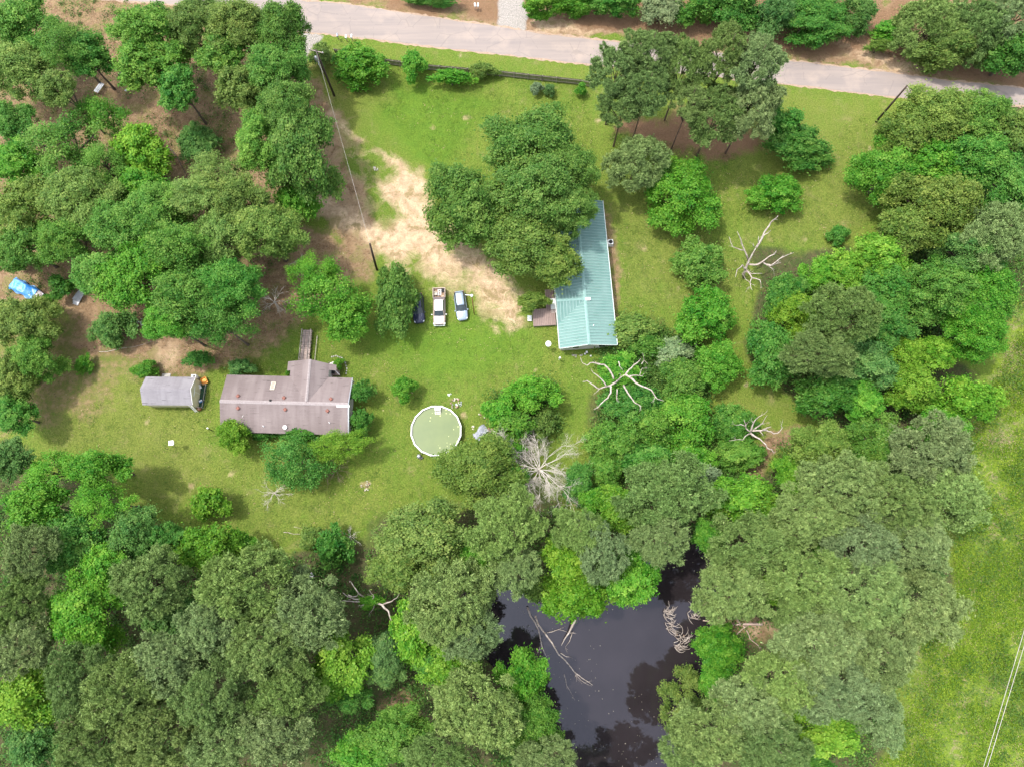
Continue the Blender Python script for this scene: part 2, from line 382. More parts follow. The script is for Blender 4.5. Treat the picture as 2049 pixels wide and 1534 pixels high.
def grid_mesh(name, X, Y, Z, nx, ny):
    me = bpy.data.meshes.new(name); me.vertices.add(nx*ny)
    me.vertices.foreach_set('co', np.stack([X, Y, Z], 1).ravel().astype(np.float32))
    i, j = np.meshgrid(np.arange(nx-1), np.arange(ny-1)); a = (j*nx+i).ravel()
    q = np.stack([a, a+1, a+1+nx, a+nx], 1).ravel(); nf = len(a)
    me.loops.add(nf*4); me.loops.foreach_set('vertex_index', q.astype(np.int32))
    me.polygons.add(nf); me.polygons.foreach_set('loop_start', np.arange(nf, dtype=np.int32)*4)
    me.polygons.foreach_set('use_smooth', np.ones(nf, bool)); me.update(calc_edges=True); return me
gme = grid_mesh('ground', X, Y, GZ, nx, ny)
for nm, k in (('cover_a', 0), ('cover_b', 4)):
    at_ = gme.attributes.new(nm, 'FLOAT_COLOR', 'POINT')
    at_.data.foreach_set('color', ch[k:k+4].T.ravel().astype(np.float32))
def ground_mat():
    m, nt, p = mat_new('ground_cover'); v = coords(nt)
    A = node(nt, 'ShaderNodeAttribute'); A.attribute_name = 'cover_a'; B = node(nt, 'ShaderNodeAttribute'); B.attribute_name = 'cover_b'
    sa = node(nt, 'ShaderNodeSeparateColor'); nt.links.new(A.outputs['Color'], sa.inputs[0])
    sb = node(nt, 'ShaderNodeSeparateColor'); nt.links.new(B.outputs['Color'], sb.inputs[0])
    nbig = noise(nt, .12, 5, .62, v); nmid = noise(nt, .7, 6, .68, v); nfine = noise(nt, 4.5, 5, .75, v); nwarp = noise(nt, .35, 6, .7, v, .6); nvf = noise(nt, 14, 3, .8, v)
    def w(x, n, k, lo=.35, hi=.65):
        return mrange(nt, math_(nt, 'ADD', x, math_(nt, 'MULTIPLY', math_(nt, 'SUBTRACT', n, .5), k)), lo, hi)
    # lawn
    lawn = mix(nt, mrange(nt, nbig, .38, .62), (.132, .182, .028), (.088, .162, .020))
    lawn = mix(nt, mrange(nt, noise(nt, 1.8, 6, .75, v), .42, .6, 0, .5), lawn, (.180, .178, .048))
    lawn = mix(nt, mrange(nt, nwarp, .55, .68, 0, .45), lawn, (.062, .130, .018))
    lawn = mix(nt, mrange(nt, nmid, .35, .7, 0, .5), lawn, (.130, .158, .032))
    ml = node(nt, 'ShaderNodeMapping'); ml.inputs['Scale'].default_value = (1.6, .07, 1); ml.inputs['Rotation'].default_value = (0, 0, .06); nt.links.new(v, ml.inputs[0])
    lawn = mix(nt, mrange(nt, noise(nt, 1.0, 2, .5, ml.outputs[0]), .42, .58, 0, .3), lawn, (.10, .175, .022))
    lawn = mix(nt, mrange(nt, nfine, .45, .62, 0, .7), lawn, (.070, .115, .014))
    lawn = mix(nt, mrange(nt, noise(nt, .3, 7, .8, v, .4), .56, .68, 0, .55), lawn, (.215, .185, .085))
    lush = mix(nt, mrange(nt, nmid, .35, .65), (.085, .160, .019), (.105, .172, .020))
    lush = mix(nt, mrange(nt, nfine, .4, .75, 0, .5), lush, (.062, .120, .016))
    col = mix(nt, w(sa.outputs[2], nbig, .8, .2, .9), lawn, lush)
    dry = mix(nt, mrange(nt, nmid, .35, .65), (.170, .175, .046), (.130, .165, .032))
    dry = mix(nt, mrange(nt, nfine, .45, .62, 0, .7), dry, (.115, .130, .028))
    dry = mix(nt, mrange(nt, nwarp, .52, .66, 0, .6), dry, (.220, .19, .080))
    col = mix(nt, w(A.outputs['Alpha'], nmid, .9, .3, 1.0), col, dry)
    mead = mix(nt, mrange(nt, noise(nt, .55, 7, .8, v, .5), .44, .56), (.150, .215, .022), (.110, .165, .030))
    mead = mix(nt, mrange(nt, noise(nt, .9, 6, .75, v), .5, .60, 0, .6), mead, (.085, .13, .035))
    mead = mix(nt, mrange(nt, nfine, .5, .68, 0, .8), mead, (.15, .215, .018))
    mead = mix(nt, mrange(nt, noise(nt, .5, 7, .85, v, .8), .53, .60, 0, .7), mead, (.25, .205, .12))
    col = mix(nt, w(sb.outputs[0], nmid, .5), col, mead)
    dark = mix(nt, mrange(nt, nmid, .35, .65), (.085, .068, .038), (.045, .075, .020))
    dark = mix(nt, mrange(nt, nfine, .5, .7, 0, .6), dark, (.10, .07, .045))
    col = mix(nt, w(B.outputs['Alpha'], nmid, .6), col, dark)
    lit = mix(nt, mrange(nt, nmid, .42, .58), (.160, .100, .056), (.250, .168, .096))
    lit = mix(nt, mrange(nt, nwarp, .50, .60, 0, .85), lit, (.140, .138, .042))
    lit = mix(nt, mrange(nt, nfine, .50, .62, 0, .8), lit, (.36, .26, .175))
    lit = mix(nt, mrange(nt, noise(nt, 2.3, 5, .75, v), .54, .62, 0, .75), lit, (.085, .058, .036))
    lit = mix(nt, mrange(nt, nvf, .55, .72, 0, .5), lit, (.08, .055, .038))
    col = mix(nt, w(sa.outputs[1], nmid, 1.1, .3, .75), col, lit)
    red = mix(nt, mrange(nt, nmid, .3, .7), (.20, .115, .070), (.16, .10, .055))
    red = mix(nt, mrange(nt, nfine, .5, .75, 0, .5), red, (.24, .135, .09))
    col = mix(nt, w(sb.outputs[1], nmid, .8), col, red)
    sand = mix(nt, mrange(nt, nmid, .42, .58), (.50, .370, .245), (.35, .250, .160))
    sand = mix(nt, mrange(nt, nfine, .55, .75, 0, .6), sand, (.56, .44, .30))
    sand = mix(nt, mrange(nt, nwarp, .53, .61, 0, .8), sand, (.21, .165, .075))
    col = mix(nt, w(sa.outputs[0], nwarp, 2.0, .25, .85), col, sand)
    grav = mix(nt, mrange(nt, nfine, .35, .65), (.33, .30, .275), (.24, .22, .20))
    col = mix(nt, w(sb.outputs[2], nmid, .6), col, grav)
    col = mix(nt, mrange(nt, nfine, .40, .60, 0, .6), mix(nt, 1.0, col, (1.18, 1.16, 1.15), 'MULTIPLY'), mix(nt, 1.0, col, (.62, .66, .6), 'MULTIPLY'))
    # scattered pale flecks, leaves and twigs on the grass
    vo = node(nt, 'ShaderNodeTexVoronoi'); vo.inputs['Scale'].default_value = .55; nt.links.new(v, vo.inputs['Vector'])
    fk = math_(nt, 'LESS_THAN', vo.outputs['Distance'], .055)
    fk2 = math_(nt, 'MULTIPLY', fk, math_(nt, 'GREATER_THAN', nmid, .55))
    col = mix(nt, math_(nt, 'MULTIPLY', fk2, .7), col, (.40, .32, .2))
    nt.links.new(col, p.inputs['Base Color']); p.inputs['Roughness'].default_value = .95; p.inputs['Specular IOR Level'].default_value = .1
    h = math_(nt, 'ADD', nfine, math_(nt, 'MULTIPLY', nmid, 1.5))
    bump(nt, p, h, .7, .22)
    return m
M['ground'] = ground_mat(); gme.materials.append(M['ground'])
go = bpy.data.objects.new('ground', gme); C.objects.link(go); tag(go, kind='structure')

def sheet(name, poly, z, mat, sub=None):
    mb = MB(); mb.add([(p[0], p[1], z) for p in poly], [tuple(range(len(poly)))]); o = mb.build(name, mat, fix=False)
    if o.data.polygons[0].normal.z < 0: o.data.flip_normals()
    return tag(o, kind='structure')
def water_mat():
    m, nt, p = mat_new('pond_water'); v = coords(nt)
    nt.links.new(mix(nt, mrange(nt, noise(nt, .15, 3, .5, v), .35, .65), (.016, .013, .014), (.022, .018, .020)), p.inputs['Base Color'])
    p.inputs['Roughness'].default_value = .03; p.inputs['IOR'].default_value = 1.52; p.inputs['Specular Tint'].default_value = (.80, .84, 1, 1)
    bump(nt, p, noise(nt, 1.6, 3, .5, v), .02, .01)
    return m
M['water'] = water_mat()
cx_, cy_ = pond_w.mean(0)
sheet('water', [(cx_+(x-cx_)*1.03, cy_+(y-cy_)*1.03) for x, y in pond_w], -.75, M['water'])

# road ----------------------------------------------------------------
def node_col(nt, v):
    n = node(nt, 'ShaderNodeTexNoise'); n.inputs['Scale'].default_value = .8; n.inputs['Detail'].default_value = 5; nt.links.new(v, n.inputs['Vector']); return n.outputs['Color']
def asphalt():
    m, nt, p = mat_new('worn_asphalt'); v = coords(nt)
    mp = node(nt, 'ShaderNodeMapping'); mp.inputs['Rotation'].default_value = (0, 0, R(7)); mp.inputs['Scale'].default_value = (.05, .8, 1); nt.links.new(v, mp.inputs[0])
    band = noise(nt, 1.0, 4, .6, mp.outputs[0]); big = noise(nt, .25, 4, .6, v); fine = noise(nt, 9, 4, .8, v)
    col = mix(nt, mrange(nt, band, .35, .65), (.285, .232, .200), (.215, .180, .165))
    col = mix(nt, mrange(nt, big, .5, .7, 0, .6), col, (.36, .285, .23))
    col = mix(nt, mrange(nt, fine, .35, .7, 0, .35), col, (.17, .155, .15))
    vo = node(nt, 'ShaderNodeTexVoronoi'); vo.feature = 'DISTANCE_TO_EDGE'; vo.inputs['Scale'].default_value = .33
    wv = mix(nt, .18, v, node_col(nt, v)); nt.links.new(wv, vo.inputs['Vector'])
    crack = math_(nt, 'MULTIPLY', math_(nt, 'LESS_THAN', vo.outputs['Distance'], .014), math_(nt, 'GREATER_THAN', big, .47))
    col = mix(nt, math_(nt, 'MULTIPLY', crack, .22), col, (.10, .09, .085))
    nt.links.new(col, p.inputs['Base Color']); p.inputs['Roughness'].default_value = .9; bump(nt, p, fine, .2, .01); return m
M['asphalt'] = asphalt()
ROAD_T = [(-600,-150),(100,-70),(300,-35),(530,-4),(700,10),(900,40),(1100,70),(1250,86),(1400,102),(1560,120),(1740,141),(1900,162),(2049,178),(2400,215),(3200,290)]
ROAD_B = [(-600,-70),(100,-10),(300,5),(440,18),(590,62),(680,70),(760,80),(900,97),(1080,117),(1180,129),(1400,150),(1560,166),(1750,190),(1900,202),(2049,212),(2400,252),(3200,330)]
def smooth_line(pts, step=1.2, jit=.12, seed=0):
    rs = random.Random(seed); out = []; P = [at(*p) for p in pts]
    for a, b in zip(P[:-1], P[1:]):
        n = max(1, int((b-a).length/step)) if abs(a.x) < 110 or abs(b.x) < 110 else 1
        for i in range(n): q = a.lerp(b, i/n); out.append((q.x, q.y+rs.uniform(-jit, jit)))
    out.append((P[-1].x, P[-1].y)); return out
rt = smooth_line(ROAD_T, seed=1); rb = smooth_line(ROAD_B, seed=2)
sheet('road', rt + rb[::-1], .012, M['asphalt'])
M['shoulder'] = simple('gravel_shoulder', (.36, .265, .19), (.25, .175, .12), 2.5, .95)
sh = smooth_line([(u, v-3) for u, v in ROAD_T], .6, .22, 5); sh2 = smooth_line([(u, v+3) for u, v in ROAD_B], .6, .2, 6)
sheet('road_shoulder', sh + sh2[::-1], .006, M['shoulder'])

# ------------------------------------------------------------------ foliage meshes
def leaf_mesh(name, cen, nrm, ln, wd, tint, mat, rs, needles=False, tipdir=None):
    N = len(cen)
    if needles:                       # a thin triangle from cen along tipdir
        t = tipdir/np.linalg.norm(tipdir, axis=1, keepdims=True)
        b = np.cross(t, rs.normal(size=(N, 3))); b /= np.linalg.norm(b, axis=1, keepdims=True)+1e-9
        co = np.stack([cen - b*wd[:, None], cen + b*wd[:, None], cen + tipdir*1.0], 1).reshape(-1, 3); k = 3
    else:
        n = nrm/np.linalg.norm(nrm, axis=1, keepdims=True)
        t = np.cross(n, rs.normal(size=(N, 3))); t /= np.linalg.norm(t, axis=1, keepdims=True)+1e-9
        b = np.cross(n, t)
        co = np.stack([cen + t*ln[:, None], cen + b*wd[:, None], cen - t*ln[:, None]*.8, cen - b*wd[:, None]], 1).reshape(-1, 3); k = 4
    me = bpy.data.meshes.new(name); me.vertices.add(N*k); me.vertices.foreach_set('co', co.ravel().astype(np.float32))
    me.loops.add(N*k); me.loops.foreach_set('vertex_index', np.arange(N*k, dtype=np.int32))
    me.polygons.add(N); me.polygons.foreach_set('loop_start', (np.arange(N)*k).astype(np.int32))
    me.update(calc_edges=True)
    a = me.attributes.new('tint', 'FLOAT', 'FACE'); a.data.foreach_set('value', np.clip(tint, 0, 1).astype(np.float32))
    me.materials.append(mat); return me
def unit(v): return v/(np.linalg.norm(v, axis=1, keepdims=True)+1e-9)
def lobes(rs, n, rlo, rhi, spread=.72, dome=.55, jit=.22, low=.3):
    k1, k2 = rs.randint(2, 4), rs.randint(4, 6); p1, p2 = rs.rand(2)*6.28; ce = []; ra = []
    for i in range(n):
        a = i*2.39996 + rs.normal()*.45; q = math.sqrt((i+.4)/n)
        rr = q*spread*(1 + .17*math.sin(k1*a+p1) + .09*math.sin(k2*a+p2) + rs.normal()*.06)
        z = dome*(1-q*q) + rs.normal()*jit*.5 - low*q*rs.rand()
        ce.append((rr*math.cos(a), rr*math.sin(a), z)); ra.append(rs.uniform(rlo, rhi)*(1.12-.3*q))
    m = max(3, n//3)
    for i in range(m):                # lower, outer skirt
        a = rs.rand()*6.28; rr = spread*rs.uniform(.6, 1.0); ce.append((rr*math.cos(a), rr*math.sin(a), -.15-.35*rs.rand())); ra.append(rs.uniform(rlo, rhi)*.9)
    return np.array(ce), np.array(ra)
def broad_crown(name, seed, N, nl=17, leaf=.030, rlo=.24, rhi=.38, sub=16, loose=.055, **k):
    rs = np.random.RandomState(seed); ce, ra = lobes(rs, nl, rlo, rhi, **k)
    L = len(ce); nS = L*sub; li = np.repeat(np.arange(L), sub)
    d = unit(rs.normal(size=(nS, 3)) + np.array([0, 0, .35])); rad = ra[li]*(.62+.42*rs.rand(nS))
    sc = ce[li] + d*rad[:, None]*np.array([1, 1, .85]); st = .5 + rs.normal(size=nS)*.13 + (rs.normal(size=L)*.07)[li]
    w = (ra[li]**1.5); si = rs.choice(nS, N, p=w/w.sum())
    off = rs.normal(size=(N, 3))*loose*np.array([1, 1, .6]); cen = sc[si] + off
    nrm = d[si]*.7 + np.array([-.15, .1, .75]) + rs.normal(size=(N, 3))*.55
    fl = rs.rand(N) < .24; li2 = li[si]; g = rs.normal(size=(N, 3))*.52*ra[li2][:, None]
    cen[fl] = (ce[li2]*np.array([.92, .92, .8]) + g)[fl]; nrm[fl] = (rs.normal(size=(N, 3))*.5 + np.array([0, 0, .9]))[fl]
    ln = leaf*rs.uniform(.7, 1.35, N); tint = st[si] + rs.normal(size=N)*.13
    return leaf_mesh(name, cen, nrm, ln, ln*rs.uniform(.45, .75, N), tint, M['leaf'], rs), ce
def pine_crown(name, seed, N, nl=26, rlo=.15, rhi=.23, width=.010, **k):
    rs = np.random.RandomState(seed); ce, ra = lobes(rs, nl, rlo, rhi, **k); L = len(ce)
    sub = 18; nS = L*sub; li = np.repeat(np.arange(L), sub)
    d = unit(rs.normal(size=(nS, 3)) + np.array([0, 0, .55])); sc = ce[li] + d*(ra[li]*rs.uniform(.55, 1.0, nS))[:, None]*np.array([1, 1, .8])
    st = .5 + rs.normal(size=nS)*.13 + (rs.normal(size=L)*.05)[li]
    si = rs.choice(nS, N, p=(ra[li]/ra[li].sum())); out = unit(rs.normal(size=(N, 3)) + d[si]*.9 + np.array([0, 0, .6]))
    cen = sc[si] + rs.normal(size=(N, 3))*.016; ln = rs.uniform(.035, .075, N)
    fl = rs.rand(N) < .15; cen[fl] = (ce[li[si]]*np.array([.95, .95, .75]) + rs.normal(size=(N, 3))*.09)[fl]
    return leaf_mesh(name, cen, None, None, width*rs.uniform(.7, 1.3, N), st[si]+rs.normal(size=N)*.12, M['needle'], rs, True, out*ln[:, None]), ce
def trunk_mesh(name, seed, ce, mat, rad=.05, n_limb=9, straight=False, zc=.62, zs=.38):
    # unit space: x, y in crown radii, z in tree heights
    rs = random.Random(seed); mb = MB(); pts = []; w = 0 if straight else .05
    for i in range(7):
        t = i/6; pts.append((rs.uniform(-w, w)*t, rs.uniform(-w, w)*t, t*(.76 if straight else .66)))
    mb.tube(pts, [rad*(1.35 if i == 0 else 1-.12*i) for i in range(7)], 7)
    idx = list(range(len(ce))); rs.shuffle(idx)
    for i in idx[:n_limb]:
        c = ce[i]; e = Vector((c[0]*.92, c[1]*.92, zc + c[2]*(.16 if straight else zs*.7))); k = min(6, max(2, int((e.z-.12)/.13))) if straight else rs.choice((3, 4, 5))
        s = Vector(pts[k]); s.z = min(s.z, e.z); mid = s.lerp(e, .5) + Vector((rs.uniform(-.07, .07), rs.uniform(-.07, .07), rs.uniform(0, .05)))
        mb.tube([s, s.lerp(mid, .5), mid, mid.lerp(e, .6), e], [rad*.5, rad*.42, rad*.33, rad*.22, rad*.08], 5)
        for j in range(2):
            q = mid.lerp(e, rs.uniform(.1, .7)); mb.tube([q, q + Vector((rs.uniform(-.2, .2), rs.uniform(-.2, .2), rs.uniform(0, .1)))], [rad*.2, rad*.05], 4)
    o = mb.build(name, mat, fix=False); me = o.data; bpy.data.objects.remove(o); return me
CROWN = {}; TRUNK = {}
def reg(kind, fn, n, seed0, bark, tk={}, **k):
    CROWN[kind] = []; TRUNK[kind] = []
    for i in range(n):
        me, ce = fn('crown', seed0+i, **k); CROWN[kind].append(me); TRUNK[kind].append(trunk_mesh('trunk', seed0+i, ce, bark, **tk))
reg('big', broad_crown, 9, 100, M['bark'], N=38000, nl=31, leaf=.026, rlo=.18, rhi=.30, sub=20, loose=.048, spread=.80)
reg('mid', broad_crown, 7, 200, M['bark'], N=20000, nl=19, leaf=.038, rlo=.24, rhi=.38, sub=14, loose=.055)
reg('small', broad_crown, 5, 300, M['bark'], N=5500, nl=10, leaf=.062, rlo=.28, rhi=.44, sub=10, loose=.075, spread=.66)
reg('thin', broad_crown, 4, 400, M['bark'], dict(n_limb=14, rad=.04), N=10500, nl=22, leaf=.026, rlo=.16, rhi=.26, sub=12, loose=.07, spread=.82)
reg('pine', pine_crown, 9, 500, M['pine_bark'], dict(straight=True, n_limb=10, rad=.030), N=62000, nl=58, rlo=.12, rhi=.21, spread=.86, width=.0125, jit=.16)
reg('spiky', broad_crown, 3, 600, M['bark'], dict(n_limb=12), N=12000, nl=26, leaf=.030, rlo=.12, rhi=.24, sub=12, loose=.05, spread=.86, dome=.5)
PAL = dict(mid=(.090,.205,.026), deep=(.062,.178,.024), bright=(.080,.228,.018), lime=(.102,.238,.018), yel=(.118,.236,.018),
           light=(.130,.212,.040), olive=(.118,.190,.033), pine=(.146,.222,.060), pined=(.120,.194,.052), pineg=(.150,.216,.078),
           blue=(.088,.180,.048), teal=(.072,.168,.034), grey=(.17,.235,.11), oak=(.086,.180,.028))
rt_ = random.Random(77); COUNT = {}
def plant(u, v, rx, ry, h, kind, pal, label, name, cat, group=None, lean=0):
    small = h < 3.6
    if u < 110 and 600 < v < 900: h *= .62
    if v < 60 and u > 800 and name != 'pine_tree': h *= .6
    if u < 80 and v <= 600: h *= .8
    hz = h*(.55 if small else .68); m = mpp(u, v, hz); g_ = 1.0 if small else ((1.2 if u < 620 and v < 620 else 1.13) if rx > 45 else 1.06); X_, Y_ = rx*m*g_, ry*m*g_
    rz = min(.58*h, .92*(X_+Y_)/2) if not small else .55*h
    zc = h - .82*rz; p = at(u, v, zc + .25*rz); i = COUNT.get(kind, 0); COUNT[kind] = i+1; n = len(CROWN[kind])
    k = (i*5 + rt_.randrange(2)) % n
    gz = -.7 if inside_dist(np.array([p.x]), np.array([p.y]), pond_w)[0] > 1.0 else (-.3 if inside_dist(np.array([p.x]), np.array([p.y]), pond_w)[0] > -1 else -.02)
    root = thing(name, (p.x, p.y, gz), rt_.uniform(-.5, .5) if abs(rx-ry) > 5 else rt_.uniform(0, 6.28), label, cat, group)
    if abs(rx-ry) > 5: root.rotation_euler[2] = rt_.choice((0, math.pi)) + rt_.uniform(-.15, .15)
    cr = bpy.data.objects.new('crown', CROWN[kind][k]); C.objects.link(cr); cr.parent = root
    cr.location = (0, 0, zc-gz); cr.scale = (X_, Y_, rz); cr.rotation_euler = (rt_.uniform(-.2, .2), rt_.uniform(-.2, .2), 0)
    c = [x*1.18 for x in PAL[pal]]; j = [rt_.uniform(.88, 1.12) for _ in range(2)]
    cr.color = (c[0]*j[0]*rt_.uniform(.95, 1.06), c[1]*j[0], c[2]*j[0]*j[1], 1)
    tr = bpy.data.objects.new('trunk' if not small else 'stem', TRUNK[kind][k]); C.objects.link(tr); tr.parent = root
    tr.scale = (X_, Y_, (zc-gz)/.62*1.0)
    return root
NAMES = dict(b=('broadleaf_tree', 'tree'), p=('pine_tree', 'pine tree'), s=('shrub', 'shrub'), y=('young_tree', 'small tree'))
